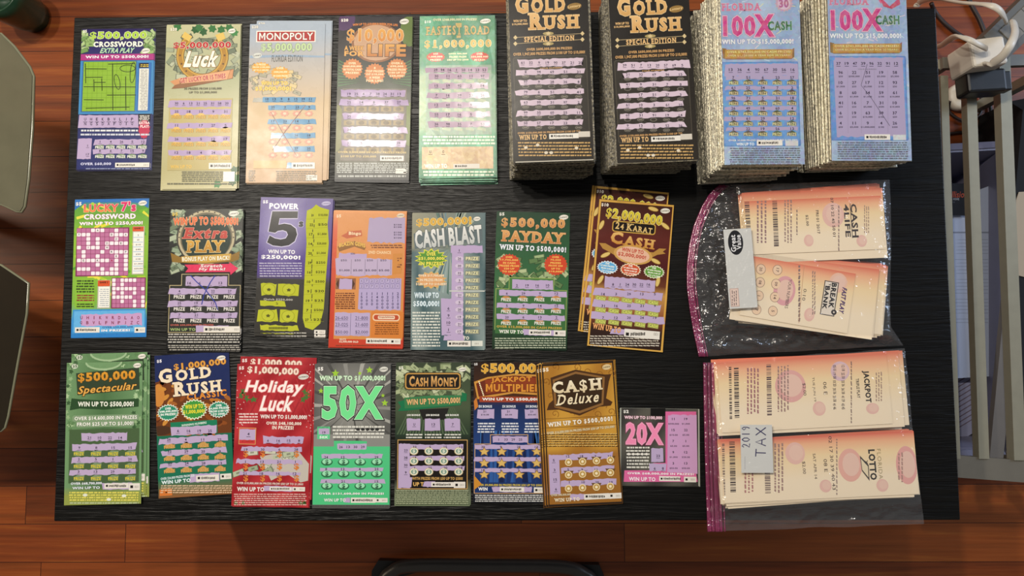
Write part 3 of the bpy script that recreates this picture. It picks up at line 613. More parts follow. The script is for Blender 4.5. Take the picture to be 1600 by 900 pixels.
def silver_blue(quad, dx, dy, z, full, rows, label):
    k = K((1160 + dx / 3, dy / 3, 3), quad, z, lambda u, v: lerp('a9bfdc', '8fa8d0', .5 + .5 * math.sin(8 * u + 5 * v)), edge='9a968c'); k.q = quad
    for i in range(46): a = R_.uniform(-.8, .8); x, y = R_.uniform(405, 790), R_.uniform(-60, 740); k.r(x - 14, y - 2, x + 14, y + 2, R_.choice(['d8e0d0', 'c8d8ea', 'e0d0d8', 'd8d8b0']), a)
    k.up()
    if full: k.p([640, -20, 690, 30, 735, -10, 740, 20, 700, 42, 660, 30], 'c63c5e').p([620, -30, 660, -36, 650, 20], 'd8607c')
    else: k.b(700, -10, 44, 40, 'c8a0b4', 16, .8).up().e(700, -10, 30, 28, 'd8bcd0').up().t('30', 676, -30, 722, 10, 'b05c8c', .05)
    k.up().t('FLORIDA', 406, -12, 592, 24, 'd06a94', .05, 'ecdce6', .04, o2='5c3c66', ow2=.07, serif=1)
    k.t('100', 414, 46, 566, 144, 'cf2f84', .06, 'efc8dc', .035, o2='5c3468', ow2=.07)
    k.t('X', 560, 40, 655, 146, 'cf2f84', .06, 'efc8dc', .035, o2='5c3468', ow2=.07)
    k.t('THE', 592, 84, 620, 102, '2f6c50', .04, 'e8e8e8', .06).t('CASH', 624, 72, 736, 116, '1f6a42', .06, 'dfe8dc', .05, o2='2a3a3a', ow2=.08)
    k.t('WIN UP TO $15,000,000!', 408, 156, 744, 184, 'f2f4f6', .05, '5a6c94', .05)
    k.p([410, 198, 430, 202, 430, 214, 735, 206, 748, 197, 748, 240, 735, 250, 430, 252, 412, 246], '8a5c14').up().p([424, 206, 740, 204, 738, 246, 424, 248], 'c08a20').up()
    k.t('OVER $743,000,000 IN CASH PRIZES!', 432, 210, 732, 224, 'f0dc8a', .04, '5c3c0c', .04).t('OVER $1,120,000 A YEAR FOR 20 YEARS!', 434, 228, 730, 240, 'f0dc8a', .03, '5c3c0c', .04)
    k.rr(410, 262, 772, 658, 6, '4d86c8').up().rr(416, 268, 766, 652, 6, '5f98d8').up()
    S = 'a99dbc'
    if full:
        k.s(432, 284, 752, 640, S, 8, 10).up().s(440, 270, 752, 300, S, 6, 10); k.nums(rows[0], 450, 720, 298, 14); k.t('YOUR NUMBERS', 540, 322, 628, 328, '5c5468', .02)
        k.m = k.M['scratch_panel']
        for i, q in enumerate(rows[1:]):
            y = 340 + i * 47.5; k.nums(q, 460, 714, y, 14, dash=0); k.nums(('$50 $500,000 $500 $5,000 $5,000', '$1,000 $50 $5,000 $100 $50', '$50 $1,000 $1,000 $100 $10,000', '$50 $50 $5,000 $500 $10,000', '$50 $50 $10,000 $100 $50', '$50 $5,000 $1,000,000 $100 $200')[i], 460, 714, y + 19, 9, dash=0)
        for x in (493, 556, 618, 680): k.l([x, 330, x + 2, 625], .9, '8c8298')
        k.up(2).l([585, 300, 556, 400, 600, 455, 690, 590], 2, '4c4458').part('card')
    else:
        k.s(424, 272, 764, 330, S, 6, 8); k.nums(rows[0], 450, 740, 300, 14)
        for i, q in enumerate(rows[1:]):
            y = 337 + i * 48; k.s(424, y - 9, 764, y + 9, S, 5, 8).nums(q, 462, 738, y, 13, dash=0)
            for x in xs(464, 736, 5): k.p([x - 22, y + 18, x, y + 7, x + 22, y + 18, x + 18, y + 32, x - 18, y + 32], '4a4a34')
            k.up().rep('PRIZE', xs(464, 736, 5), y + 26, 44, 15, 'e0d49a', '2a2a28')
            k.lv -= 1
        k.up(3).t('OVER 30,000 PRIZES FROM $1,000 UP TO $100,000!', 440, 626, 762, 636, 'eef0f4', .03, '3a6ca8', .04).t('WIN UP TO', 476, 642, 560, 656, 'eef0f4', .04)
    k.serial(572, 630, 692, 656, 672, '').r(706, 632, 766, 657, 'd8dada')
    k.m_(444, 664, 776, 748, 8, '5c6474', .5)
    return k, k.emit('lottery_ticket', label, group='topmost tickets of the four tall stacks', mat=M_foil)
k, o = silver_blue([407, -87, 765, -87, 803, 741, 415, 748], -505, 27, TZ + .079, 0, ('13 36 4 90 67 30 56 16', '7 51 6 23 57', '61 25 34 7 2', '96 71 5 31 18', '26 49 18 60 4', '51 61 29 5 12', '3 22 19 56 13'), 'pale blue foil ticket with gold prize coins topping the left silver stack')
stack(k, (300, 831), (745, 803), 60, M_efoil, ['b0aa98', '8e8a7e', 'c4bca0'], 'silver foil ticket inside the left tall silver stack, edge showing under its top', 'tickets inside the left tall silver stack', .0013, [(.3, -.003, .2), (.55, .002, .2)])
k, o = silver_blue([403, -70, 762, -70, 797, 752, 413, 755], 0, 0, TZ + .079, 1, ('37 19 47 39 96 32 91 12', '96 22 51 19 58', '10 27 17 12 93', '8 60 54 59 61', '41 16 7 31 10', '6 19 63 59 37', '4 11 9 4 26'), 'pale blue foil ticket with fully scratched panel topping the right silver stack')
stack(k, (266, 812), (755, 786), 60, M_efoil, ['b0aa98', '8e8a7e', 'c4bca0'], 'silver foil ticket inside the right tall silver stack, edge showing under its top', 'tickets inside the right tall silver stack', .0013, [(.4, -.003, .3), (.7, .003, .15)])
# ---------------------------------------------------------------- middle row
C = (100, 290, 3.334)
k = K(C, [55, 71, 441, 68, 432, 790, 38, 793], TZ + .0008, mixbg([(0, '2a6ab0'), (.06, '5a9a3c'), (.3, '8ab83a'), (.8, '7db044'), (.86, '3d8fd0'), (1, '2a7ac4')]), edge='b0b4a0')
for i in range(70): a = R_.uniform(-.8, .8); x, y = R_.uniform(40, 440), R_.uniform(100, 640); k.r(x - 22, y - 7, x + 22, y + 7, R_.choice(['d8d23c', 'a8c838', '4f9a34', 'e0d84c', '6fae30']), a)
k.up().p([52, 72, 442, 69, 441, 118, 400, 92, 330, 84, 110, 88, 54, 128], '2f6fb8').up()
k.t('$5', 62, 86, 92, 106, 'f0f0ea', .05, '1f4a86', .05).logo(388, 78, 432, 104)
k.t('LUCKY', 104, 96, 284, 138, 'd23c6a', .08, 'f3e3a4', .05, o2='5c1a4a', ow2=.08, c2='e8803c').t("7's", 298, 82, 376, 136, 'd2306a', .08, 'f6eedc', .05, o2='5c1a4a', ow2=.08)
k.t('CROSSWORD', 104, 147, 374, 175, 'f0ecf2', .05, 'a03a78', .06).t('WIN UP TO $250,000!', 80, 187, 410, 208, 'f4f0f4', .05, 'a03a78', .07)
def cells(x0, y0, nx, ny, cw, ch, words, letters):
    k.r(x0 - 3, y0 - 3, x0 + nx * cw + 3, y0 + ny * ch + 3, '7c2c58').up()
    for j in range(ny):
        for i in range(nx):
            w_ = words[j][i] if i < len(words[j]) else '.'
            x, y = x0 + i * cw, y0 + j * ch; k.r(x + 1, y + 1, x + cw - 1, y + ch - 1, 'b8709a' if w_ == '.' else ('bc769e' if w_ == 'x' else 'c98cae'))
    k.up()
    for j in range(ny):
        for i in range(nx):
            w_ = words[j][i] if i < len(words[j]) else '.'
            if w_ == '.': continue
            x, y = x0 + i * cw, y0 + j * ch
            if w_ != 'x': k.rr(x + 2, y + 2, x + cw - 2, y + ch - 2, 5, 'efe6ec'); k.t(w_, x + cw * .3, y + ch * .25, x + cw * .7, y + ch * .75, '7a3a5a', .02)
            else: k.t(R_.choice('RNMEA'), x + cw * .28, y + ch * .25, x + cw * .72, y + ch * .75, 'a01c44', .04)
cells(66, 222, 11, 11, 24.4, 22.4, ('...CAR..C..', 'TUR....ENDA', '..A.H...D..', '..S.E.DIVER', 'L.IFO.M....', '.E...R.RUNF', '.V..A...E.E', 'CEANKEDxW.E', '....R...E.E', 'JAR..E.LE.T', '...ATTEND..'), 0)
k.r(356, 212, 418, 462, 'b8b4a4').up().r(358, 214, 416, 238, 'd2542c').r(360, 242, 414, 458, 'ecebe4').up().t('GAME 1', 366, 218, 408, 227, '3a100c', .05)
for i in range(8): k.r(362, 268 + i * 25, 412, 271 + i * 25, '8fb4d0'); k.t(('2', '$5', '$10', '$40', '$50', '$100', '$1,000', '$250,000')[i], 374 if i < 6 else 366, 254 + i * 25, 400 if i < 6 else 410, 262 + i * 25, '4c4a48', .03)
k.rr(58, 480, 162, 640, 14, '86b83c'); cells(250, 482, 8, 7, 21.5, 22, ('N.RAGE..', 'E.E.....', 'AFDOWL.T', 'D.N..A..', 'ONERA..T', '..M..L.O', '.....W.R'), 0)
k.r(175, 492, 242, 640, 'b8b4a4').up().r(177, 494, 240, 524, 'd2542c').r(180, 527, 238, 634, 'ecebe4').up().t('GAME 2', 186, 499, 230, 509, '3a100c', .05).m_(184, 535, 234, 630, 9, 'a0a8b0', .4).m_(64, 490, 158, 560, 5, '3a4a24').m_(64, 566, 158, 604, 3, '8a3434').m_(64, 612, 158, 636, 2, '3a4a24')
k.r(45, 644, 424, 770, '3d8fd0').up().r(52, 652, 420, 762, '63aee2').up()
k.s(82, 668, 408, 730, 'c39cc8', 6, 10).nums('U H I K W R D L A O', 92, 388, 688, 17, '7a2038', dash=0).nums('Q B V L F N P J Z C', 90, 386, 714, 17, '7a2038', dash=0)
k.t('OVER $50,000,000', 200, 732, 360, 744, '28629c', .05).t('IN PRIZES!', 196, 748, 344, 760, 'f0f0f4', .06, '28629c', .05).serial(58, 738, 186, 766, 168, '').serial(368, 738, 424, 766, 370)
k.emit('lottery_ticket', 'lime and blue ticket with two pink letter grids, by the left table edge', group=G1)
# black ticket with a red script title
k = K(C, [556, 123, 932, 120, 918, 852, 530, 850], TZ + .0046, mixbg([(0, '2c2f2a'), (.5, '1c1d1c'), (1, '181818')]), edge='2e2c2a')
k.bills(560, 130, 610, 470, 30, ['8a9c82', 'a9b49a', '68785f'], 50, 26).bills(880, 130, 930, 470, 30, ['8a9c82', 'a9b49a', '68785f'], 50, 26)
k.e(742, 270, 156, 150, '3c3a34', 28).up().e(742, 270, 148, 142, 'b8ac8c', 28).up().e(742, 270, 136, 130, '6c6450', 28).up().e(742, 275, 128, 124, '20332c', 28).up()
for i in range(16): a = math.pi * i / 15; k.e(742 + 142 * math.cos(a), 270 - 136 * math.sin(a), 4, 4, '3a362c', 6)
k.t('$5', 564, 140, 594, 160, 'd8b84c', .05).logo(858, 132, 912, 160)
k.up().t('WIN UP TO $500,000!', 570, 168, 908, 214, 'e06a38', .06, 'f0c8a0', .035, o2='26140e', ow2=.08, grow=.15)
k.t('Extra', 624, 220, 856, 276, 'b8453c', .06, 'e6a48c', .03, o2='241410', ow2=.07, sh=.25, serif=1)
k.t('PLAY', 638, 286, 836, 348, 'd0a044', .07, 'f0dca0', .025, o2='2a1c0c', ow2=.06, serif=1, c2='a97828')
k.p([556, 350, 606, 372, 740, 368, 880, 358, 916, 342, 912, 385, 880, 396, 740, 408, 606, 402, 564, 398], '8a6a2c').up().p([612, 370, 740, 362, 872, 354, 868, 388, 740, 402, 614, 398], 'c8a048').up()
k.t('BONUS PLAY ON BACK!', 616, 368, 862, 392, 'f4ead0', .05, '5a3c10', .06, rot=.03)
k.p([628, 412, 862, 408, 862, 398, 908, 432, 868, 466, 866, 450, 632, 452, 648, 432], 'd8345c').up()
k.t('Scratch', 712, 410, 826, 426, 'f0d8d8', .05, '6a1030', .05, sh=.2).t('My Back!', 704, 428, 840, 446, 'f0d8d8', .05, '6a1030', .05, sh=.2)
k.r(612, 460, 860, 526, 'c8b88c').r(546, 518, 918, 766, 'c8b88c').up().r(615, 463, 857, 526, '2e2f2c').r(549, 521, 915, 763, '2e2f2c').up()
k.s(628, 474, 846, 524, LAV, 5).s(552, 536, 908, 566, LAV, 5).s(550, 600, 910, 630, LAV, 5).s(552, 662, 912, 692, LAV, 5)
k.nums('16 6 1 13', 654, 816, 508, 14).nums('4 3 22 27', 602, 864, 550, 13).nums('25 19 12 19', 602, 864, 612, 13).nums('7 21 21 29', 602, 864, 674, 13)
for y in (580, 643, 704): k.rep('PRIZE', xs(602, 862, 4), y, 58, 18, 'e6e2dc', '1a1a1a')
k.up(3).l([660, 468, 690, 500, 740, 545, 790, 610, 802, 648], 5, '2a3a9c').l([788, 468, 760, 510, 730, 570, 718, 620], 5, '2a3a9c')
k.t('OVER $50,000,000 IN PRIZES', 555, 722, 780, 732, 'c8685c', .03).t('WIN UP TO', 553, 742, 686, 757, '9ab070', .05).s(690, 730, 850, 764, LAV, 4).serial(728, 733, 918, 765, 834)
k.m_(540, 768, 916, 822, 4, 'c8c4bc', .45).m_(540, 828, 914, 848, 2, 'a8a49c')
t = k.emit('lottery_ticket', 'black ticket with red script word, crossed out in blue pen', group=G1)
for i, (a, b, r_) in enumerate(((.0008, -.003, .002), (.0, -.0045, -.003), (.001, -.0015, .004), (-.0005, -.0055, .0))): under(t, a, b, -.0011 * (i + 1), r_, 'black ticket edge showing in the pile beneath the blue pen crossed ticket', 'tickets under the blue pen crossed ticket')
# purple ticket with a huge black 5
C = (380, 290, 3.334)
k = K(C, [89, 58, 470, 70, 437, 775, 60, 765], TZ + .004, lambda u, v: lerp('4c3884', '8d84b4', max(0, 1 - ((u - .32) ** 2 * 6 + (v - .25) ** 2 * 14))) if v < .6 else lin('3a3836'), edge='3c3850')
k.r(60, 485, 325, 790, '35332f').up()
k.t('$5', 102, 76, 130, 94, 'eceaf0', .05).logo(408, 82, 456, 104, 'a9a2c8', '3c2c74').t('POWER', 136, 92, 290, 123, 'efeef4', .06)
k.t('s', 287, 186, 316, 216, '1a181c', .06, 'c9c4de', .05)
k.t('WIN UP TO', 130, 334, 270, 355, 'f0eff4', .03).t('$250,000!', 94, 362, 298, 387, 'f0eff4', .07)
k.m_(82, 398, 305, 478, 6, 'b9b4cc', .4)
FV = [152, 134, 286, 134, 283, 170, 190, 170, 184, 204, 215, 198, 248, 204, 274, 224, 281, 255, 268, 290, 238, 311, 200, 317, 155, 312, 124, 296, 138, 260, 165, 275, 195, 281, 222, 275, 233, 256, 226, 239, 206, 232, 180, 236, 166, 246, 132, 240]
k.l(FV + FV[:2], 9, 'c9c4de').up().p(FV, '171518')
YL = 'b8bd3a'; Q = k
pts = [332, 130, 360, 118, 380, 98, 400, 112, 425, 120, 448, 126, 440, 200, 446, 300, 436, 420, 428, 520, 420, 640, 402, 718, 362, 752, 322, 738, 310, 690, 316, 560, 322, 420, 330, 300, 326, 200]
k.part('scratch_panel'); k.p(pts, YL); k.lv += 1
for i in range(12): x = 330 - i * 1.8; y = 175 + i * 49; k.l([x, y, x + 110, y - 6], 1.2, '8c8f2c')
for i in range(22): x = 368 + R_.uniform(-4, 4) - i * .7; y = 150 + i * 26; k.r(x - 2, y, x + 2, y + R_.uniform(8, 24), '4a4838')
k.lv += 1
for i, (a, b) in enumerate(zip('1 22 17 14 20 29 16 10 9 19 7 27'.split(), '$10,000 $50 $1,000 $20,000 $1,000 $250 $250 $500 $20 $25 $500 $25'.split())):
    y = 156 + i * 49.5; x = 358 - i * 2.4; k.t(a, x - 9, y - 8, x + 9, y + 6, '3e3d24', .03); k.t(b, x + 34, y - 9, x + 82, y + 5, '3e3d24', .02)
k.lv -= 1
for cx, cy in ((134, 540), (238, 542), (130, 676), (234, 680)):
    k.s(cx - 46, cy - 30, cx + 46, cy + 32, YL, 8, 12); k.lv += 1; k.e(cx, cy, 34, 30, '84882e', 22); k.lv += 1; k.e(cx, cy, 32, 28, 'bcc140', 22); k.lv += 1; k.b(cx, cy + 2, 13, 10, '5c5c2c', 5, .6); k.lv -= 3
k.s(84, 600, 225, 628, YL, 5, 12).t('$250', 140, 606, 198, 622, '5c5c2c', .03).part('card'); k.lv -= 1
k.t('Quick $250,000', 106, 588, 258, 600, 'b8b4ac', .03)
k.s(80, 728, 286, 756, YL, 6, 14); k.m = k.M['scratch_panel']; k.lv += 1
for i in range(18): k.r(134 + i * 5.6, 736, 137.5 + i * 5.6, 749, '37362a')
k.part('card'); k.lv -= 1; k.serial(370, 752, 428, 774, 374)
k.m_(80, 764, 330, 772, 1, 'cfccc4')
t = k.emit('lottery_ticket', 'purple ticket with a huge black number 5 and yellow scratched column', group=G1)
for i, (a, b, r_) in enumerate(((-.0004, -.004, .004), (.001, -.0018, -.003), (-.0008, -.0052, .001))): under(t, a, b, -.0011 * (i + 1), r_, 'purple ticket edge peeking out beneath the huge number 5 ticket', 'tickets under the huge number 5 ticket')
# red and orange ticket
k = K(C, [470, 131, 855, 138, 828, 848, 445, 843], TZ + .0022, mixbg([(0, 'd8904c'), (.12, 'cf5a34'), (.5, 'c84a2e'), (1, 'c23e2a')]), edge='a05038')
k.r(482, 142, 838, 800, 'd08a4a').up()
k.logo(800, 144, 840, 168, 'd8c8b0').t('$5', 486, 150, 510, 168, 'e8d0b0', .04)
k.p([510, 262, 540, 246, 545, 238, 600, 234, 616, 232, 620, 262, 560, 272, 540, 276], 'b8562c').up().t('Bingo', 550, 240, 614, 262, 'efd0a8', .06, '8a3418', .05)
k.p([492, 318, 530, 302, 580, 288, 640, 320, 632, 336, 580, 318, 500, 344], '8a5c20').up().t('BLAZIN GEMS', 500, 302, 636, 324, 'e0b24c', .05, '6a4214', .06, arc=12)
k.s(648, 168, 838, 298, 'b4a6c4', 8, 8).s(488, 352, 640, 470, LAV, 6, 10).s(486, 380, 776, 466, 'bcacc8', 6, 8)
k.m = k.M['scratch_panel']; k.lv += 1
for x, w_ in ((500, 55), (572, 50), (636, 58), (706, 55)): k.t(R_.choice(['$1,000', '$25.00', '$5.00']), x, 436, x + w_, 448, '4a4458', .02); k.t('$50', x + 8, 384, x + 40, 396, '6a6278', .02); k.r(x + 62, 384, x + 63.5, 462, '6a6278')
for y in (200, 212, 240, 252, 268): k.t('$100', 784, y, 826, y + 9, '4a4458', .02)
k.t('$50', 560, 350, 582, 360, '5a5468', .03); k.part('card'); k.lv -= 1
k.t('2ND CHANCE', 652, 340, 770, 356, 'e8c89c', .04); k.p([780, 355, 830, 352, 824, 458, 778, 462], 'c8843c').m_(664, 306, 830, 328, 2, '6a3418').m_(798, 362, 826, 452, 8, '6a3418')
k.r(482, 482, 586, 540, '8c5a3c').up().p([484, 512, 498, 486, 498, 538], '4a2c1c').p([582, 512, 568, 486, 568, 538], '4a2c1c'); k.s(504, 486, 566, 540, LAV, 3, 4).part('card')
k.m_(478, 556, 582, 645, 8, '6a3418')
k.s(600, 482, 824, 648, 'b3a5cc', 5, 4); k.m = k.M['scratch_panel']; k.lv += 1
for j in range(2):
    for i in range(8): x, y = 616 + i * 27, 484 + j * 28; k.r(x - 11, y, x + 11, y + 25, '8076a0'); k.lv += 1; k.r(x - 9, y + 2, x + 9, y + 23, 'bcaed2'); k.lv += 1; k.t(R_.choice('XX27'), x - 5, y + 6, x + 5, y + 19, '5a5270', .0); k.lv -= 2
for i, q in enumerate(('15000', '1100', '1150', '14000', '10000', '12000', '12100', '25100')):
    for j, ch in enumerate(q): k.t(ch, 612 + i * 27, 556 + j * 18, 622 + i * 27, 570 + j * 18, '454062', .02)
k.part('card'); k.lv -= 1
k.s(478, 662, 660, 782, 'b7a8cc', 4, 5); k.m = k.M['scratch_panel']; k.lv += 1
for x, q in ((474, ('26-650', '23-025', '$50.00')), (578, ('21-800', '21-600', '$2,000'))):
    for y, s_ in zip((690, 724, 764), q): k.t(s_, x + 6, y - 9, x + 72, y + 9, '4a4564', .0); k.r(x + 4, y + 12, x + 74, y + 13.5, '6a6484')
k.r(558, 666, 560, 778, '6a6484'); k.part('card'); k.lv -= 1
k.r(666, 656, 836, 792, 'd07c34').up().rr(674, 668, 816, 706, 16, 'e8c8a4').up().rr(680, 674, 810, 700, 12, 'b84a2c').up().rr(702, 678, 790, 696, 6, 'e8d0b4').up().t('Inquisition', 708, 680, 784, 692, '9a3c24', .03).m_(684, 712, 810, 778, 6, '7a4418', .45)
k.up().t('WIN UP TO', 502, 796, 536, 806, 'f0dcc8', .04).t('$2,500,000 OLD', 500, 808, 600, 820, 'f0dcc8', .04).serial(640, 796, 764, 824, 750, '').serial(764, 798, 820, 826, 768).m_(480, 828, 820, 838, 1, '8a3a24')
t = k.emit('lottery_ticket', 'red and orange ticket covered in lavender scratched boxes', group=G1)
under(t, .0005, .0012, -.0008, .002, 'red ticket edge beneath the orange ticket with lavender boxes'); under(t, -.0006, -.0009, -.0016, 0, 'lowest red ticket beneath the orange ticket with lavender boxes')
# teal ticket with slanted white title
C = (630, 290, 3.333)
k = K(C, [48, 145, 428, 143, 423, 857, 37, 855], TZ + .002, lambda u, v: lerp('3e5a60', '8a9a98', .5 + .5 * math.sin(9 * u - 7 * v + 2 * math.sin(6 * u))) if v > .25 else lerp('8c8a74', '5a7074', u), edge='8a948c', cols=(12, 24))
for i in range(40): a = R_.uniform(0, 6.28); x, y = 240 + 160 * math.cos(a), 330 + 230 * math.sin(a); k.p([240, 330, x, y, x + 9, y + 9], R_.choice(['5d7d88', '93a6a4', '2f4a54', '4a6a60', 'a4ac98']))
k.up().t('$500,000!', 68, 166, 356, 214, 'd0a02c', .06, 'f0e0a0', .03, o2='3a3416', ow2=.06, rot=.04).logo(366, 162, 402, 184)
k.p([54, 250, 410, 205, 414, 285, 60, 330], '5a686c').up().t('CASH BLAST', 60, 218, 410, 316, 'e4e4e0', .08, '3c4a50', .03, rot=.09, c2='b4b8b8')
k.b(146, 380, 88, 54, 'd8d43c', 14, .72).up().b(146, 380, 78, 46, '4f8c2c', 14, .74).b(146, 492, 84, 46, 'd0b068', 14, .76).up().b(146, 492, 76, 40, 'd89c64', 14, .78).up()
for i, s_ in enumerate(('OVER', '$51,000,000', 'IN PRIZES!')): k.t(s_, 146 - 6 * len(s_), 346 + i * 25, 146 + 6 * len(s_), 366 + i * 25, 'e8e058', .05, '22380e', .05)
for i, s_ in enumerate(('OVER $17,700,000', 'IN PRIZES FROM', '$100 UP TO $10,000!')): k.t(s_, 146 - 4.2 * len(s_), 462 + i * 22, 146 + 4.2 * len(s_), 477 + i * 22, 'f0e0c0', .05, '9c3c1c', .05)
k.t('WIN UP TO', 58, 556, 186, 586, 'dce8ec', .05, '3c86a8', .05).t('$500,000!', 52, 600, 188, 634, 'dce8ec', .05, '3c86a8', .05)
k.m_(46, 654, 192, 842, 12, 'd4d6cc', .5)
k.s(248, 312, 412, 352, LAV, 5, 4).s(248, 316, 312, 788, LAV, 3, 7).s(200, 588, 258, 778, LAV, 4, 7).s(210, 780, 320, 806, LAV, 4)
k.nums('1', 292, 292, 338, 13).t('$1,000', 336, 330, 386, 342, '4a4454', .02)
for i, q in enumerate('26 30 32 3 15 21 5 20 19 21 17'.split()):
    y = 380 + i * 38; k.up(2).e(293, y, 22, 12, 'cbbcd4', 16); k.lv -= 2; k.up(2).nums(q, 293, 293, y, 12); k.lv -= 2
    k.rr(322, y - 14, 400, y + 14, 6, '8a8f88' if i % 2 else '7c8580')
k.up().rep('PRIZE', [359], 380, 66, 17, 'e8e2b4', '6a6a40')
for i in range(1, 11): k.rep('PRIZE', [359], 380 + i * 38, 66, 17, 'e0dcb0', '6a6a40')
for i, q in enumerate('6 9 10 1'.split()): k.nums(q, 236, 236, 640 + i * 37, 14)
k.t('TO', 312, 785, 344, 803, 'e4e2d0', .05).serial(230, 808, 352, 838, 338, '').r(356, 808, 414, 836, 'd8dad0').up().t('001', 372, 818, 392, 828, '8d8880', .0)
k.r(240, 546, 428, 552, 'c8ccc4')
t = k.emit('lottery_ticket', 'teal foil ticket with slanted silver title and lavender number column', group=G1)
under(t, .0008, .0009, -.0009, .003, 'teal ticket edge beneath the slanted silver title ticket')
# green ticket with red outlined title
k = K(C, [490, 134, 871, 142, 851, 857, 465, 846], TZ + .002, mixbg([(0, '22402c'), (.3, '2d5a38'), (.6, '3a6a40'), (1, '1c2e22')]), edge='3a4a3a')
k.bills(500, 372, 850, 520, 60, ['7c9668', '9cb080', '5c7a4c', 'b0bc90'], 52, 26)
k.t('$5', 500, 140, 528, 158, 'e8e8e0', .05).logo(812, 152, 860, 178)
k.t('$500,000', 512, 170, 842, 226, 'd8a464', .08, 'f0d0a0', .02, o2='a83420', ow2=.06, serif=1, c2='c07c40').t('PAYDAY', 512, 240, 842, 296, 'd8a464', .08, 'f0d0a0', .02, o2='a83420', ow2=.06, serif=1, rot=-.02, c2='c07c40')
k.t('WIN UP TO $500,000!', 500, 312, 848, 346, 'eceef4', .06, '1c2c5c', .06, serif=1, rot=-.02)
for cx, q in ((552, ('OVER', '17,700,000', 'IN CASH', 'PRIZES FROM', '$20 UP', 'TO $500!')), (794, ('OVER', '75,000', 'PRIZES', 'FROM $50', 'UP TO', '$10,000!'))):
    k.up(2).b(cx, 412, 62, 58, 'c8482c', 22, .88).up()
    for i, s_ in enumerate(q): k.t(s_, cx - 4.6 * len(s_), 368 + i * 15, cx + 4.6 * len(s_), 378 + i * 15, 'f0c060', .05)
    k.lv -= 3
k.up(3).r(550, 480, 786, 545, '9cae60').r(478, 540, 850, 756, '9cae60').up().r(553, 483, 783, 545, '4c7a40').r(481, 543, 847, 775, '3c6a3c').up()
k.s(568, 492, 776, 540, LAV, 3, 3).s(492, 548, 846, 576, LAV, 4).s(484, 614, 846, 640, LAV, 4).s(482, 672, 846, 700, LAV, 4)
k.nums('2 19 16 10', 592, 752, 520, 13).nums('6 29 9 12', 540, 798, 562, 13).nums('5 9 14 15', 540, 798, 626, 13).nums('20 6 13 2', 540, 798, 686, 13)
for y in (594, 656, 717):
    for x in xs(536, 796, 4): k.e(x, y - 8, 22, 11, 'c88a4c', 12)
    k.up().rep('PRIZE', xs(536, 796, 4), y, 52, 17, 'e6e8dc', '2c4a2c'); k.lv -= 1
k.up().t('OVER $12,000,000 IN CASH PRIZES!', 486, 732, 826, 746, 'c8a44c', .04).t('WIN UP TO', 498, 752, 626, 770, 'e6e8dc', .05, '22402c', .05, serif=1).s(630, 750, 780, 780, LAV, 4).serial(655, 752, 770, 778, 758, '').serial(784, 754, 846, 784, 788)
k.m_(476, 790, 846, 850, 5, 'b4bca4', .45)
t = k.emit('lottery_ticket', 'dark green ticket with red outlined tan title and two red bursts', group=G1)
under(t, -.0008, -.001, -.0009, -.003, 'green ticket edge beneath the two red burst dark green ticket')
# gold framed ticket, three fanned
C = (890, 280, 3.214)
k = K(C, [150, 100, 527, 128, 467, 870, 85, 836], TZ + .0032, mixbg([(0, '3a1c14'), (.25, '5c2620'), (.45, '4a1c1c'), (.58, '6a3a24'), (.62, 'c09050'), (.78, '8a4a30'), (.86, '33201a'), (1, '2a1a14')]), edge='c8a060')
G = 'd2a44c'
k.p([150, 100, 527, 128, 525, 140, 160, 112], G).p([150, 100, 160, 102, 97, 836, 85, 836], G).p([518, 128, 527, 128, 467, 870, 457, 868], G).p([86, 828, 470, 862, 467, 871, 85, 837], G)
k.up().t('$10', 160, 120, 196, 138, 'efe8dc', .05).logo(456, 146, 504, 172)
for x, y, a in ((160, 230, 1.2), (480, 235, -.6), (180, 380, .5), (420, 150, -.2), (155, 505, 1.1), (443, 515, 1.4), (432, 412, -.4)): k.e(x, y, 28, 12, '8a6420', 14, a).up().e(x, y, 25, 9, 'd8bc70', 14, a); k.lv -= 1
k.up(2).t('$2,000,000', 182, 162, 466, 222, 'd8cc3c', .05, 'f2eca0', .03, o2='4a3410', ow2=.07, rot=-.07, c2='c09828')
k.rr(214, 216, 432, 272, 14, 'c8a048').up().rr(219, 221, 427, 267, 11, '1c1412').up().t('24 KARAT', 230, 226, 416, 262, 'd8b878', .03, serif=1, sm=.8, rot=-.06)
k.t('CASH', 206, 276, 430, 338, 'e0b870', .06, '8a3420', .06, serif=1, sm=.78, rot=-.07, c2='c08838')
k.p([148, 320, 180, 322, 220, 345, 420, 368, 450, 348, 486, 350, 468, 364, 482, 374, 440, 380, 400, 400, 240, 390, 200, 366, 166, 348], 'b08440').up().e(318, 380, 98, 48, 'c89c54', 24, -.07).up().e(318, 380, 84, 40, 'e0b498', 24, -.07).up()
k.t('WIN UP TO', 262, 350, 372, 370, 'b83c2c', .03, rot=-.07).t('$2,000,000!', 242, 374, 384, 396, 'b83c2c', .03, rot=-.07)
for cx, cy, c, o_ in ((190, 443, 'e6eef2', '5fa8d8'), (306, 455, 'f0e0c0', 'c8502c'), (424, 466, 'e8eccc', '5c9434')):
    k.b(cx, cy, 54, 34, c, 20, .86).up().b(cx, cy, 48, 29, o_, 20, .88).up()
    for i, s_ in enumerate(('OVER', '67,800 PRIZES', 'FROM $100 UP', 'TO $10,000!')): k.t(s_, cx - 2.7 * len(s_), cy - 24 + i * 13, cx + 2.7 * len(s_), cy - 15 + i * 13, 'f4f4e4', .05, rot=-.07)
    k.lv -= 2
k.up().p([178, 490, 425, 514, 420, 560, 172, 536], '8c6c8c').up()
k.s(180, 498, 424, 556, LAV, 5, 6); k.nums('8 1 24 30 22 16', 218, 396, 529, 13)
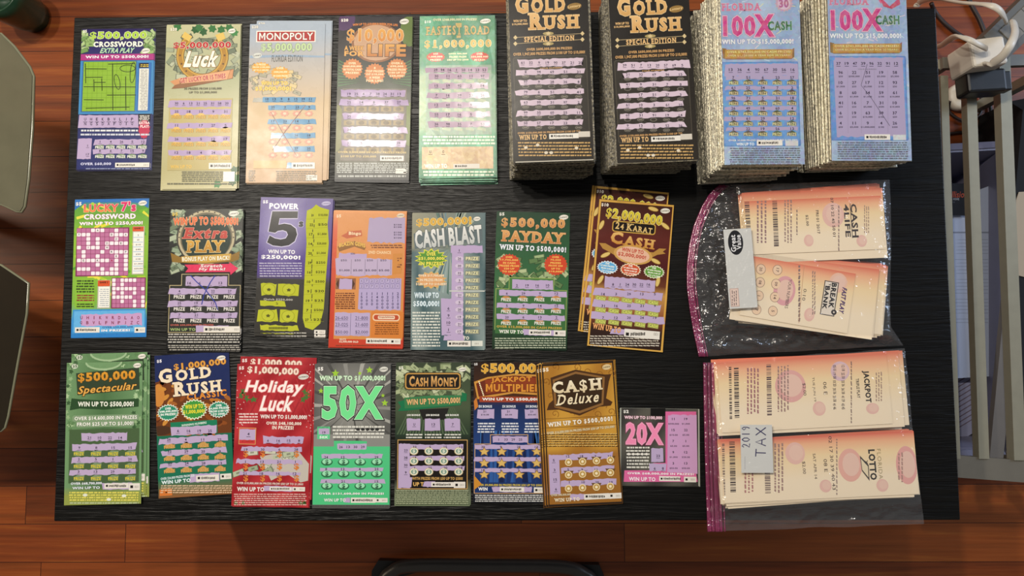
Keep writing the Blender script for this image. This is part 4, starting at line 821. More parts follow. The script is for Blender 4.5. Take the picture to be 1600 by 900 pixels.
for y, q in ((571, '14 3 29 13 5'), (630, '31 16 25 21 9'), (690, '7 12 20 24 19')): k.s(116, y - 12, 466, y + 24, LAV, 5, 8); k.nums(q, 168, 428, y + 6, 13, dash=0)
for y in (602, 660, 718):
    for i, x in enumerate(xs(156, 420, 5)): k.r(x - 28, y - 16 + i * 5.5, x + 26, y + 8 + i * 5.5, 'a8a85c', -.08)
    k.up(2)
    for i, x in enumerate(xs(156, 420, 5)): k.t('CASH', x - 22, y - 12 + i * 5.5, x + 22, y + 5 + i * 5.5, 'd8e070', .04, '4a5420', .06, rot=-.08)
    k.lv -= 2
k.up(3).t('WIN UP TO', 114, 732, 258, 762, 'e6a86c', .05, '5c2414', .05, serif=1, rot=-.08).s(216, 752, 280, 780, LAV, 4).serial(274, 758, 452, 798, 378).m_(100, 782, 452, 842, 5, 'c8c0b0', .45)
t = k.emit('lottery_ticket', 'gold framed dark red ticket lying topmost of three fanned', group=G1)
under(t, -.0072, .0178, -.0011, -.012, 'gold framed ticket sticking out above the topmost of three fanned'); under(t, -.0105, .0185, -.0022, -.015, 'gold framed ticket at the bottom of three fanned, left edge showing')
# ---------------------------------------------------------------- bottom row
C = (90, 540, 3.461)
k = K(C, [46, 90, 454, 88, 457, 856, 39, 862], TZ + .0042, lambda u, v: lerp('6f9468', '4a6e46', 1 - abs(u - .5) * 2) if v < .88 else lin('8f9a4c'), edge='a8b894')
for i in range(60):
    x, y = R_.choice(((R_.uniform(42, 90), R_.uniform(90, 460)), (R_.uniform(410, 455), R_.uniform(90, 480)), (R_.uniform(60, 440), R_.uniform(92, 135))))
    k.b(x, y, 16, 14, R_.choice(['8fae80', 'a8c498', '5c8054', '3a5a38']), 5, .5, R_.random() * 3)
k.up().e(250, 90, 100, 44, '9cb890', 24).up().e(250, 86, 92, 38, '6f9468', 24).up()
k.e(93, 112, 17, 13, 'd4dccc').logo(410, 94, 452, 120).up().t('$5', 82, 103, 106, 121, '3a5436', .05)
k.p([100, 150, 440, 118, 444, 236, 108, 268], '32412f').up()
k.t('$500,000', 110, 140, 422, 198, 'd69a34', .045, '3a2a10', .04, rot=.03, c2='c8842c').t('Spectacular', 112, 208, 426, 262, 'e0a850', .02, '3a2a10', .05, sh=.35, rot=.06)
k.p([76, 285, 120, 290, 250, 296, 440, 286, 438, 330, 250, 346, 120, 340, 66, 350], '2c4a2c').up().t('WIN UP TO $500,000!', 110, 302, 412, 334, 'e8ece0', .04, '24381f', .06, rot=-.02)
k.rr(80, 374, 440, 408, 12, '7f9a78').rr(100, 404, 415, 440, 12, '7f9a78').up().t('OVER $14,600,000 IN PRIZES', 92, 380, 430, 404, 'eef0e8', .03, '3a5436', .07).t('FROM $25 UP TO $1,000!', 106, 412, 410, 436, 'eef0e8', .03, '3a5436', .07)
k.r(62, 450, 440, 740, '48603f', 0).up()
k.s(130, 472, 384, 514, LAV, 6, 8).s(78, 530, 424, 566, LAV, 5).s(74, 600, 420, 632, LAV, 5).s(70, 668, 420, 698, LAV, 5)
k.nums('21 10 22 14', 172, 340, 498, 14).nums('9 8 15 15', 118, 394, 552, 14).nums('2 5 1 20', 116, 392, 614, 14).nums('3 13 29 7', 114, 390, 682, 14)
for y in (582, 650, 716):
    for x in xs(116, 394, 4): k.p([x - 24, y + 14, x - 30, y - 2, x - 8, y - 16, x + 30, y - 14, x + 28, y + 4, x + 8, y + 16], '7d9470')
    k.up().rep('PRIZE', xs(116, 394, 4), y + 3, 54, 18, 'd8cc4c', '3a4a24'); k.lv -= 1
k.up().t('OVER $68,700,000', 72, 738, 240, 754, 'dfe6ea', .05, '4a5c7a', .05).t('WIN UP TO', 80, 762, 230, 776, 'dfe6ea', .04, '4a5c7a', .05).s(232, 742, 400, 778, LAV, 4).serial(254, 744, 384, 772, 366, '').serial(386, 744, 446, 782, 388)
k.m_(62, 788, 440, 842, 4, 'd8d060', .6).m_(62, 844, 440, 858, 1, 'b0bc94')
for x, y in ((150, 808), (360, 812), (278, 832)): k.up().e(x, y, 13, 8, 'e0e4d4', 10); k.lv -= 1
t = k.emit('lottery_ticket', 'olive green ticket with gold script title, topmost of three in the corner', group=G1)
under(t, .0054, .0118, -.0011, .002, 'olive green ticket sticking out above the topmost corner one'); under(t, .0088, .008, -.0022, .006, 'lowest olive green ticket in the corner, right edge showing')
# navy and orange ticket
k = K(C, [522, 56, 930, 28, 951, 800, 548, 828], TZ + .0012, mixbg([(0, '1f2a58'), (.3, '1f2c5c'), (.36, '3a2c34'), (.5, '8a4c28'), (.55, '1d6a50'), (.88, '1f7054'), (1, '8a5a34')]), edge='3a3a44')
k.p([528, 200, 600, 180, 640, 260, 760, 290, 935, 290, 945, 470, 540, 490], '6a3a1c').up()
for i in range(60): a = R_.uniform(-1, 1); x, y = R_.uniform(540, 930), R_.uniform(200, 480); (y > 275 or x < 640) and k.e(x, y, 24, 11, R_.choice(['b8742c', '8a4a20', 'c88a3c', '5a2c14', 'a0602c']), 9, a)
k.e(545, 270, 34, 62, 'c8843c', 18).e(560, 460, 60, 26, '4a3020', 16).up()
k.t('$5', 536, 76, 564, 94, 'eceaf0', .05).logo(860, 54, 908, 80)
k.t('$1,000,000', 628, 82, 912, 124, 'd89a44', .045, '4a2414', .05, rot=.05)
k.t('GOLD', 546, 112, 830, 190, 'ecdcc0', .045, '2a1c1c', .06, serif=1, sm=.8, rot=.06).t('RUSH', 622, 184, 888, 262, 'ecdcc0', .045, '2a1c1c', .06, serif=1, sm=.8, rot=.05)
k.t('CLASSIC', 698, 248, 914, 284, 'd88a3c', .045, '2a1a18', .05, rot=.06, track=.08)
for cx, cy, c, o_, q in ((598, 362, '2f8a6c', 'e0ece4', ('OVER', '$88,600,000', 'IN PRIZES!')), (738, 345, '3f9440', 'e8f0d8', ('WIN UP TO', '$1,000,000!')), (872, 345, '2f8a6c', 'e0ece4', ('OVER', '24,000 PRIZES', 'FROM $100 UP', 'TO $500!'))):
    r_ = 74 if cx == 738 else 60
    k.b(cx, cy, r_, r_ * .78, o_, 22, .84).up().b(cx, cy, r_ * .9, r_ * .68, c, 22, .86).up()
    for i, s_ in enumerate(q): h = 24 if cx == 738 else 13; k.t(s_, cx - 4.1 * len(s_) * (1.3 if h > 20 else 1), cy - 28 + i * h * 1.2, cx + 4.1 * len(s_) * (1.3 if h > 20 else 1), cy - 28 + i * h * 1.2 + h, 'e8e040' if h > 20 else 'eef4f0', .045, '2a5c20' if h > 20 else None)
    k.lv -= 2
k.up(2).p([610, 416, 862, 400, 866, 470, 614, 486], '1d7a58').up().t('WINNING NUMBERS', 670, 418, 806, 430, 'd8e8e0', .03, rot=.06)
k.s(616, 436, 862, 480, LAV, 6, 6).s(552, 492, 918, 524, LAV, 6, 8).s(556, 560, 906, 588, LAV, 6, 8).s(560, 628, 912, 652, LAV, 6, 8)
k.up(2).nums('6 16 19 25', 652, 824, 461, 14).nums('26 4 11 22', 602, 876, 508, 14).nums('32 29 20 9', 606, 878, 572, 14).nums('23 24 28 13', 608, 880, 636, 14); k.lv -= 2
for y in (540, 606, 672):
    for i, x in enumerate(xs(606, 880, 4)): k.p([x - 22, y + 16 - i * 3, x - 24, y - 2 - i * 3, x, y - 18 - i * 3, x + 24, y - 2 - i * 3, x + 22, y + 16 - i * 3], 'c89a58')
    k.up()
    for i, x in enumerate(xs(606, 880, 4)): k.t('PRIZE', x - 30, y - 2 - i * 3, x + 30, y + 16 - i * 3, 'd8a860', .045, '4a3418', .06, rot=.04)
    k.lv -= 1
k.up().t('OVER 224,000 PRIZES FROM $25', 558, 704, 740, 720, 'd8ece8', .03, '1d5a6c', .05, rot=.05).t('WIN UP TO', 562, 724, 720, 744, 'e0f0f0', .045, '1d5a6c', .05, rot=.03).s(728, 690, 880, 736, LAV, 5).serial(750, 700, 872, 732, 848, '').serial(880, 692, 940, 722, 884)
k.m_(556, 752, 944, 800, 4, 'd8b898', .5).r(552, 776, 620, 812, 'd07838')
k.emit('lottery_ticket', 'navy ticket with cream serif headline, gold coins and green number panel', group=G1)
# red holiday ticket
C = (360, 540, 3.461)
k = K(C, [38, 100, 455, 105, 418, 874, 5, 868], TZ + .0022, lambda u, v: lerp('b8343a', '9a2028', .5 + .5 * math.sin(14 * (u + v * 1.6))), edge='a8504c', cols=(16, 24))
for i in range(10): x = 50 + i * 46; k.l([x - 60, 420, x + 60, 180], 8, 'a02830'); k.l([x + 60, 420, x - 60, 180], 8, 'ac2e36')
for i in range(40): x, y = R_.choice((R_.uniform(35, 80), R_.uniform(410, 450))), R_.uniform(110, 480); k.e(x, y, 3, 3, 'e0c4c0', 6)
k.up().t('$5', 46, 112, 74, 132, 'f2e4e0', .05).t('$1,000,000', 92, 116, 370, 160, 'f0d8c8', .045, '7a3a1c', .05, o2='f0e4dc', ow2=.08, rot=-.03).logo(366, 154, 424, 184, 'd8d4cc')
for x, y in ((60, 270), (90, 285), (125, 292), (405, 250), (415, 275), (395, 290), (70, 250)): k.b(x, y, 24, 18, '4a7038', 5, .5, R_.random() * 3); k.e(x + 8, y - 4, 5, 5, 'c83030', 8)
k.up().t('Holiday', 84, 190, 392, 272, 'f4ece8', .03, 'd86a6c', .05, o2='8c1c24', ow2=.08, sh=.25, rot=.0).t('Luck', 168, 272, 340, 356, 'f4ece8', .03, 'd86a6c', .05, o2='8c1c24', ow2=.08, sh=.25)
k.m_(44, 362, 148, 424, 4, 'e8d0cc', .45).t('WIN UP TO $1,000,000!', 162, 374, 414, 400, 'f4e8e2', .04, '7a1c24', .05).t('OVER $48,100,000', 194, 412, 384, 432, 'f4e0d4', .04, '7a1c24', .05).t('IN PRIZES!', 226, 434, 342, 454, 'f4e0d4', .04, '7a1c24', .05)
k.r(46, 444, 138, 534, 'd8a868').up().r(49, 447, 135, 531, 'c83a3c'); k.s(52, 452, 132, 510, LAV, 3, 3); k.nums('4', 98, 98, 478, 16); k.rr(56, 508, 130, 528, 4, 'f0dcc8').up().t('$1,000.00', 62, 512, 124, 524, 'a03028', .03)
k.p([360, 560, 425, 640, 420, 730, 380, 740, 300, 690, 220, 730, 160, 600], 'c0b8ae').bills(40, 560, 340, 700, 12, ['c8c8b4', '9aa88a', 'b4bca0'], 60, 28)
k.up().s(182, 492, 398, 530, LAV, 8, 8).s(56, 548, 384, 572, LAV, 6, 8).s(28, 616, 392, 640, LAV, 8, 10).s(52, 682, 384, 700, LAV, 6, 8)
k.nums('6 16 15 8', 204, 372, 514, 14).nums('19 30 6 28', 84, 356, 562, 14).nums('1 13 21 1', 82, 352, 628, 14).nums('21 18 16 12', 78, 348, 692, 14)
for y in (588, 656, 720):
    for x in xs(84, 358, 4): k.t('$', x - 15, y - 20, x + 15, y + 18, 'd8803c', .045, '8a2c1c', .06)
k.up(3).t('OVER $10,000,000 IN PRIZES FROM $50 UP TO $1,000!', 34, 740, 394, 754, 'f0d8d0', .03, '7a1c24', .05).t('WIN UP TO', 36, 764, 184, 788, 'f2e4e0', .045, '7a1c24', .06).s(190, 760, 340, 788, LAV, 4).serial(212, 764, 332, 784, 318, '').serial(336, 764, 404, 788, 340)
k.m_(20, 798, 412, 866, 6, 'e4c0b8', .4)
for x in (30, 70, 380, 400): k.b(x, 850, 16, 12, '4a6a38', 5, .5)
t = k.emit('lottery_ticket', 'red ticket with white script title and holly, front one of two', group=G1)
under(t, .0035, .0098, -.0008, -.002, 'red ticket sticking out above the front red script ticket'); under(t, .0006, -.0012, -.0016, .004, 'lowest red ticket beneath the front red script ticket')
# grey and green 50X ticket
k = K(C, [460, 100, 868, 97, 859, 873, 440, 875], TZ + .0032, lambda u, v: lerp('9a9a94', '5c5c5a', min(1, math.hypot(u - .5, (v - .28) * 1.4) * 2)), edge='8a9084', cols=(16, 24))
for i in range(22): a = i * .285; k.p([660, 330, 660 + 330 * math.cos(a), 330 + 330 * math.sin(a) * .8, 660 + 330 * math.cos(a + .07), 330 + 330 * math.sin(a + .07) * .8], R_.choice(['8a8a86', '4c4c4a', 'a4a49e']))
k.up().r(440, 545, 862, 860, '4fc282').p([560, 515, 738, 515, 738, 560, 560, 560], '4fc282').p([446, 480, 862, 480, 862, 547, 740, 547, 700, 500, 560, 500, 560, 547, 446, 547], '888884').up().r(562, 517, 738, 560, '4fc282')
k.t('$5', 472, 116, 502, 138, 'f0f0ec', .05).logo(806, 114, 852, 142, 'd8d8d0')
for x, y, r_ in ((568, 150, 22), (752, 132, 20), (490, 245, 16), (835, 310, 20), (825, 270, 12), (700, 150, 12)): k.b(x, y, r_, r_, '9cc83c', 5, .45)
k.up().t('WIN UP TO $1,000,000!', 482, 162, 838, 194, 'd4ecd0', .045, '5aa864', .05, o2='2c4a30', ow2=.08)
k.t('50X', 496, 216, 826, 402, '74e092', .045, 'd8f0d8', .012, o2='16181a', ow2=.055)
k.t('50X', 520, 236, 806, 386, '8cf0a6', -.03)
k.r(470, 438, 538, 506, '5ccb8c').up(); k.s(475, 448, 534, 480, LAV, 2, 2); k.nums('19', 506, 506, 470, 13).t('50X', 482, 488, 528, 502, 'eaf4ec', .04)
k.t('DOUBLE EM', 474, 440, 530, 447, '3a3a3a', .0).m_(552, 430, 834, 504, 4, 'dcdcd4', .5)
for i in range(5): k.up(1).e(690 + i * 26, 453, 11, 8, '2c2c2c', 8); k.lv -= 1
k.up().s(576, 530, 740, 562, LAV, 4, 4).s(492, 586, 834, 610, LAV, 4).s(488, 660, 834, 680, LAV, 3).s(486, 722, 832, 745, LAV, 3)
k.nums('26 13 30 29', 598, 716, 548, 14, dash=0)
for y, q in ((604, '24 12 9 29'), (668, '8 12 4 23'), (735, '6 21 2 13')): k.nums(q, 518, 790, y, 14, dash=0)
for y in (630, 694, 760):
    for x in xs(522, 792, 4): k.up().e(x, y, 31, 19, '2f6a48', 20).up().e(x, y - 3, 25, 15, '9ae0b4', 20).up().t('$', x - 10, y - 14, x + 10, y + 12, '2a5a40', .045).e(x, y + 14, 20, 5, '2f6a48', 10); k.lv -= 3
k.up(3).t('OVER $131,600,000 IN PRIZES!', 478, 794, 830, 808, 'f0f4f0', .045, '2a5a40', .06).t('WIN UP TO', 506, 826, 624, 844, 'e6f4ea', .04, '2f7a50', .06).s(624, 822, 652, 848, LAV, 3).serial(652, 822, 784, 850, 766, '').serial(784, 824, 850, 848, 790)
k.m_(446, 862, 858, 872, 1, '4a4a46')
t = k.emit('lottery_ticket', 'grey ticket with giant mint green numeral and mint number panel', group=G1)
for i, (a, b, r_) in enumerate(((.0004, -.0012, .002), (-.0004, -.002, -.002), (.0006, .0008, .001))): under(t, a, b, -.0008 * (i + 1), r_, 'grey ticket edge in the pile beneath the giant mint numeral ticket', 'tickets under the giant mint numeral ticket')
# dark green ticket with a gold framed title
C = (600, 540, 3.461)
k = K(C, [68, 97, 467, 95, 464, 867, 53, 868], TZ + .0022, mixbg([(0, '3a4434'), (.3, '4a5840'), (.5, '2a3a2c'), (.54, '1e1c1a'), (.86, '1e1c1a'), (.9, '8a9478'), (1, '6c785c')]), edge='5a6450')
for i in range(24): x = 68 + i * 16.5; k.p([x, 480, x + 9, 480, 266 + (x - 266) * .6, 330, 266 + (x - 266) * .6 - 4, 330], '506248')
k.bills(80, 112, 460, 270, 80, ['a4b088', '7a8a64', 'c0c8a4', '8e9c74'], 56, 28)
k.up().t('$5', 80, 112, 104, 130, 'e8e8de', .05).logo(402, 118, 446, 140)
k.rr(110, 144, 418, 240, 20, '2a2620').up().rr(114, 148, 414, 236, 18, 'c0944c').up().rr(121, 155, 407, 229, 14, '1e1a17').up().t('CASH MONEY', 136, 164, 398, 222, 'dcae6c', .04, serif=0, sm=.84, c2='b88444')
k.p([74, 305, 120, 290, 120, 320, 250, 300, 420, 280, 420, 252, 448, 260, 446, 300, 420, 302, 414, 322, 250, 338, 118, 352, 76, 354, 92, 330], '1d7048').up().p([110, 282, 250, 270, 418, 268, 414, 318, 250, 330, 112, 340], '3a7a4c').up().t('WIN UP TO $500,000!', 122, 284, 412, 322, 'e0b47c', .045, '2a2a18', .06, rot=.04)
k.p([190, 345, 350, 338, 330, 400, 210, 400], '23211f').up()
for i, (x, q) in enumerate(((160, 'U'), (263, '13'), (368, '7'))):
    k.t('$50 BONUS', x - 36, 370, x + 36, 382, 'e6e6e0', .045); k.s(x - 42, 395, x + 40, 460, LAV, 4, 4); k.up().nums(q, x + 4, x + 4, 426, 14); k.lv -= 1; k.m_(x - 46, 474, x + 48, 504, 2, 'd8d8d0', .5)
k.r(72, 508, 452, 776, 'c8a060').up().r(76, 512, 448, 772, '1c1816').up()
k.s(80, 530, 138, 770, LAV, 4, 4).s(138, 534, 432, 562, LAV, 4, 4).s(136, 596, 436, 620, LAV, 4, 4).s(132, 650, 440, 676, LAV, 4, 4)
k.nums('23 38 30 9', 120, 120, 560, 12, dash=0) if 0 else [k.up().nums(q, 118, 118, 566 + i * 40, 13) or None for i, q in enumerate('23 38 30 9'.split())]
k.nums('33 5 15 13', 166, 416, 548, 13, dash=0).nums('19 32 9 11', 166, 416, 605, 13, dash=0).nums('1 25 20 18', 166, 416, 661, 13, dash=0)
for y in (570, 624, 682):
    for x in xs(162, 404, 4): k.e(x, y, 24, 21, 'c8b890', 20).up().e(x, y, 20, 17, 'f0ecd8', 20).up().e(x, y, 16, 13, '7a9a8a', 20).up().t('$', x - 8, y - 10, x + 8, y + 10, 'e8e8d8', .04); k.lv -= 3
k.lv -= 2
k.t('WITH PRIZES FROM $50 UP TO $500!', 152, 710, 426, 728, 'c8a05c', .04).t('UP TO', 158, 738, 236, 760, 'd8ac64', .045).s(82, 712, 152, 768, LAV, 5).s(220, 734, 270, 764, LAV, 4).serial(256, 738, 378, 764, 362, '').serial(378, 736, 440, 770, 384)
k.m_(60, 784, 460, 862, 7, '3a4430', .35).m_(64, 780, 456, 858, 7, 'b8c09c', .35)
t = k.emit('lottery_ticket', 'dark green ticket with gold framed title plate over banknotes', group=G1)
under(t, .0009, .0012, -.0009, .003, 'dark green ticket edge beneath the gold plate banknote ticket')
# navy ticket with gold stars
k = K(C, [482, 85, 866, 95, 872, 850, 486, 850], TZ + .001, mixbg([(0, '2a1c18'), (.25, '4a2c1a'), (.3, '1f2c54'), (.6, '23407a'), (.86, '1a2c5c'), (.93, '1c2030'), (1, '1a1a20')]), edge='2a2a30')
for i in range(26): x = R_.uniform(500, 860); k.p([x, 460, x + 10, 460, x + R_.uniform(-60, 60), 740, x - 12, 740], R_.choice(['2f5a9c', '1a2c58', '3a6aa8', '16234a']))
k.up().t('$5', 488, 94, 506, 108, 'e8e8e8', .05).t('$500,000', 526, 96, 866, 156, 'd8a43c', .045, 'f0d890', .02, o2='3a2010', ow2=.07)
k.p([486, 196, 560, 170, 700, 152, 850, 158, 862, 270, 700, 258, 540, 285, 505, 290], 'c89040').up().p([498, 205, 560, 180, 700, 162, 850, 168, 856, 258, 700, 248, 545, 272, 512, 276], '6a2c1c').up().p([546, 186, 700, 168, 850, 176, 850, 250, 700, 240, 552, 260], '8a3c20').up()
for i in range(9): k.e(514 + i * 3, 196 + i * 9, 4, 4, 'f4e8c0', 8)
k.t('JACKPOT', 578, 168, 800, 204, 'd89038', .045, '3a140c', .06, rot=.02).t('MULTIPLIER', 550, 208, 850, 250, 'd89038', .045, '3a140c', .06)
k.r(516, 276, 866, 306, 'a0442c').up().t('WIN UP TO $500,000!', 530, 282, 848, 300, 'f4f0ec', .045, '3a1410', .06).p([480, 300, 500, 280, 510, 330, 490, 350], 'c87c34')
for i, (x, q) in enumerate(((548, '$10.00'), (676, '$5.00'), (802, '$50.00'))):
    k.t('5X BONUS', x - 36, 322, x + 36, 336, 'dfe4ec', .045); k.s(x - 42, 344, x + 46, 394, LAV, 4, 4); k.up().nums('21', x - 4, x - 4, 356, 11, dash=0).nums(q, x - 2, x - 2, 374, 10, dash=0); k.lv -= 1; k.m_(x - 44, 414, x + 52, 474, 4, 'dfe2e6', .5)
k.p([574, 480, 780, 480, 780, 530, 862, 530, 862, 800, 486, 800, 490, 530, 574, 530], 'c8a070').up().p([578, 484, 776, 484, 776, 534, 858, 534, 858, 796, 490, 796, 494, 534, 578, 534], '1d3468').up()
for i in range(18): x = R_.uniform(510, 850); k.p([x, 540, x + 8, 540, x + R_.uniform(-30, 30), 740, x - 8, 740], R_.choice(['2f5a9c', '16234a', '2a4c88']))
k.up().s(584, 490, 776, 524, LAV, 4, 4).s(494, 536, 856, 560, LAV, 4, 6).s(494, 602, 858, 626, LAV, 4, 6).s(494, 664, 856, 684, LAV, 4, 6)
k.nums('1 33 29 25', 620, 738, 508, 13, dash=0).nums('30 9 28 13', 536, 824, 548, 13, dash=0).nums('2 12 15 8', 534, 824, 612, 13, dash=0).nums('18 6 2 22', 536, 824, 674, 13, dash=0)
for y in (574, 636, 698):
    for x in xs(542, 826, 4): k.up().b(x, y, 32, 27, '8a642c', 5, .5).up().b(x, y, 26, 21, 'd8b468', 5, .5); k.lv -= 2
k.up(2).t('OVER $9,000,000 IN PRIZES FROM $50 UP TO $500!', 500, 748, 858, 762, 'd8c040', .03).t('WIN', 510, 766, 560, 784, 'f0f0f0', .045).s(575, 764, 810, 792, LAV, 4).serial(626, 764, 758, 790, 740, '').serial(810, 766, 864, 796, 812)
k.m_(490, 804, 864, 846, 4, 'd8d8d4', .5).p([486, 700, 530, 750, 486, 780], 'c88a34')
k.emit('lottery_ticket', 'navy ticket with gold stars, right edge tucked under the gold ornate ticket', group=G1)
# gold ornate ticket
C = (830, 550, 3.461)
k = K(C, [56, 65, 444, 45, 500, 820, 90, 838], TZ + .0046, lambda u, v: lerp('c8963c', 'a8742c', .5 + .5 * math.sin(9 * u + 6 * v)) if v < .62 else lerp('a8763a', '966428', v), edge='4a3418', cols=(12, 20))
ED = '2c2018'
k.p([56, 65, 444, 45, 445, 58, 57, 78], ED).p([56, 65, 64, 65, 100, 838, 90, 838], ED).p([436, 45, 444, 45, 500, 820, 490, 820], ED).p([90, 826, 500, 808, 500, 821, 90, 839], ED)
for i in range(34):
    x, y = R_.uniform(72, 440), R_.uniform(75, 340); q = []
    for j in range(14): a = j * .55; r_ = 3 + j * 1.5; q += [x + r_ * math.cos(a), y + r_ * math.sin(a)]
    k.l(q, 3.5, '8a5a20')
k.up().t('$5', 62, 86, 94, 108, 'f2e6d0', .05).logo(384, 66, 432, 96, 'd8c090')
k.p([104, 140, 145, 125, 240, 95, 330, 112, 400, 122, 432, 120, 420, 160, 405, 250, 440, 270, 430, 290, 370, 296, 262, 344, 150, 312, 84, 315, 96, 280, 118, 260], '4a2f1a').up().p([116, 150, 240, 106, 398, 134, 390, 285, 262, 332, 126, 300], '8a6236').up().p([128, 158, 240, 118, 386, 142, 380, 276, 262, 318, 138, 290], '3a2818').up()
k.t('CA$H', 114, 150, 386, 222, 'f0e4c8', .045, '2a1c12', .05, serif=1, rot=.04, c2='d8c49c').t('Deluxe', 138, 222, 368, 280, 'ecdcb8', .02, '2a1c12', .05, serif=1, sh=.3, rot=.04)
k.r(72, 352, 462, 354, '5a3a18').r(78, 400, 466, 402, '5a3a18').up().t('WIN UP TO $500,000!', 86, 364, 440, 394, 'f4ecdc', .045, '4a3018', .06, serif=1, rot=.05)
k.t('OVER $16,000,000 IN PRIZES FROM $50 UP TO $50,000!', 84, 414, 452, 430, 'ecdcb4', .03, '4a3018', .04, rot=.05).m_(80, 440, 468, 516, 6, '4a3214', .4).m_(84, 436, 464, 512, 6, 'd8b870', .35)
k.s(96, 556, 156, 770, LAV, 5, 6).s(156, 548, 450, 580, LAV, 6, 8).s(160, 620, 456, 650, LAV, 6, 8).s(168, 690, 460, 722, LAV, 6, 8)
k.up()
for i, q in enumerate('5 3 15 6'.split()): k.nums(q, 122 + i * 4, 122 + i * 4, 586 + i * 52, 14)
k.lv -= 1
k.nums('12 18 7 31', 198, 422, 564, 13, dash=0).nums('5 9 11 17', 200, 426, 636, 13, dash=0).nums('1 10 20 19', 206, 432, 704, 13, dash=0)
for y in (596, 664, 738):
    for i, x in enumerate(xs(202, 428, 4)): q = y - i * 4; k.p([x - 28, q - 22, x + 28, q - 22, x, q + 26], '6a4c24').up().e(x, q, 20, 20, 'e8d4a4', 18).up().e(x, q, 15, 15, 'b8924c', 18).up().b(x, q, 10, 10, 'f0e4c0', 6, .6); k.lv -= 3
k.up(3).t('OVER $40,000,000', 108, 766, 215, 780, 'e8d8b4', .03, '4a3018', .05).t('WIN UP TO', 124, 788, 262, 808, 'ecdcbc', .045, '4a3018', .06, serif=1).s(214, 768, 292, 798, LAV, 4).serial(286, 766, 420, 796, 400, '').serial(420, 762, 488, 792, 426)
t = k.emit('lottery_ticket', 'gold ornate ticket with cream serif title, topmost of its fanned pile', group=G1)
for i, (a, b, r_, s_) in enumerate(((-.0034, -.0004, .003, 'gold ornate ticket showing its left edge just beneath the topmost gold one'), (-.0068, -.0012, .006, 'gold ornate ticket furthest left, overlapping the navy star ticket'), (.0012, .0012, -.006, 'lowest gold ornate ticket, edge showing at the right side'))): under(t, a, b, -.0009 * (i + 1), r_, s_)
# small square pink and black ticket
k = K(C, [478, 303, 913, 306, 908, 728, 483, 716], TZ + .0022, lambda u, v: lerp('5a5850', '3a3836', .5 + .5 * math.sin(12 * u + 9 * v)), edge='9aa09a', cols=(12, 12))
k.r(478, 296, 914, 306, 'b4b8ac').r(478, 300, 486, 716, 'b4b8ac').r(904, 304, 914, 726, 'b4b8ac').r(645, 300, 726, 346, '141312')
k.up().p([726, 322, 892, 322, 890, 650, 900, 702, 500, 702, 504, 640, 640, 640, 660, 600, 726, 600], 'd8689c').up()
k.t('$2', 498, 313, 528, 332, 'eceae4', .05).t('WIN UP TO $100,000', 504, 346, 708, 366, 'f0d8e0', .04, 'c05884', .06)
k.t('20X', 512, 382, 714, 502, 'f08cb4', .045, 'f4e0e8', .012, o2='9a2c60', ow2=.055)
k.m_(512, 508, 640, 632, 7, 'd8d6cc', .5)
for i in range(5): k.up().e(528 + i * 24, 552, 8, 7, 'e8e4dc', 8); k.lv -= 1
k.s(646, 520, 716, 594, LAV, 4, 4).s(642, 604, 734, 644, LAV, 4, 5).s(736, 340, 890, 654, 'c99cc6', 6, 6); k.up().nums('23', 686, 686, 562, 14).nums('6 8', 668, 712, 630, 14)
for i, (q, z_) in enumerate((('11 19', '$500,000 $1,000'), ('15 22', '$10.00 $5.00'), ('7 1', '$5.00 $5.00'), ('9 12', '$1,000 $20.00'), ('3 13', '$50.00 $50.00'))):
    y = 362 + i * 60; k.nums(q, 768, 836, y, 13, dash=0); [k.nums(v_, x, x, y + 27, 10, dash=0) for v_, x in zip(z_.split(), (770, 836))]
k.t('OVER $68,000,000 IN PRIZES!', 520, 652, 880, 666, 'f6e8ee', .045, 'a03c70', .06).t('WIN UP TO', 528, 676, 672, 698, 'f6e0ea', .04, 'b04c80', .06).serial(692, 672, 806, 698, 804, '').serial(826, 674, 892, 704, 834)
t = k.emit('lottery_ticket', 'small square pink and black ticket beside the gold ornate ticket', group=G1)
for i, (a, b, r_) in enumerate(((.0006, -.0012, .006), (-.0006, -.0008, -.005))): under(t, a, b, -.0009 * (i + 1), r_, 'small square ticket edge beneath the pink and black square ticket', 'tickets under the small square pink ticket')
# ---------------------------------------------------------------- thermal paper slips
VR = -math.pi / 2
def vt(k, s_, cx, cy, L, H, c, **kw): k.t(s_, cx - L / 2, cy - H / 2, cx + L / 2, cy + H / 2, c, rot=kw.pop('rot', VR), **kw)
def slipbg(red=1.0, top='e0785c'):
    return lambda u, v: lerp(top, 'efb088', v / .1) if v < .1 else lerp('efb088', 'f3d8a8', (v - .1) / .2) if v < .3 else lerp('f3d8a8', 'f4e2c4', (v - .3) / .4)
def bars(k, x0, x1, y0, y1, c='4a3a3c', dx=0):
    y = y0
    while y < y1: h = R_.choice((2, 3, 5, 7)); o = dx * (y - y0) / (y1 - y0); k.r(x0 + o, y, x1 + o, y + h, c); y += h + R_.choice((2, 3, 4, 6))
def vmicro(k, x0, x1, y0, y1, n, c, fill=.45):
    for i in range(n):
        x = x0 + (x1 - x0) * i / n; wd = (x1 - x0) / n * fill; y = y0 + R_.uniform(0, 8)
        while y < y1 - 4: h = min(R_.uniform(6, 22), y1 - y); k.r(x, y, x + wd, y + h, c); y += h + R_.uniform(3, 7)
def blot(k, x, y, rx, ry, c='e8bcae'): k.e(x, y, rx, ry, c, 26).up().e(x + 4, y - 3, rx * .72, ry * .7, 'ebc6b4', 22); k.lv -= 1
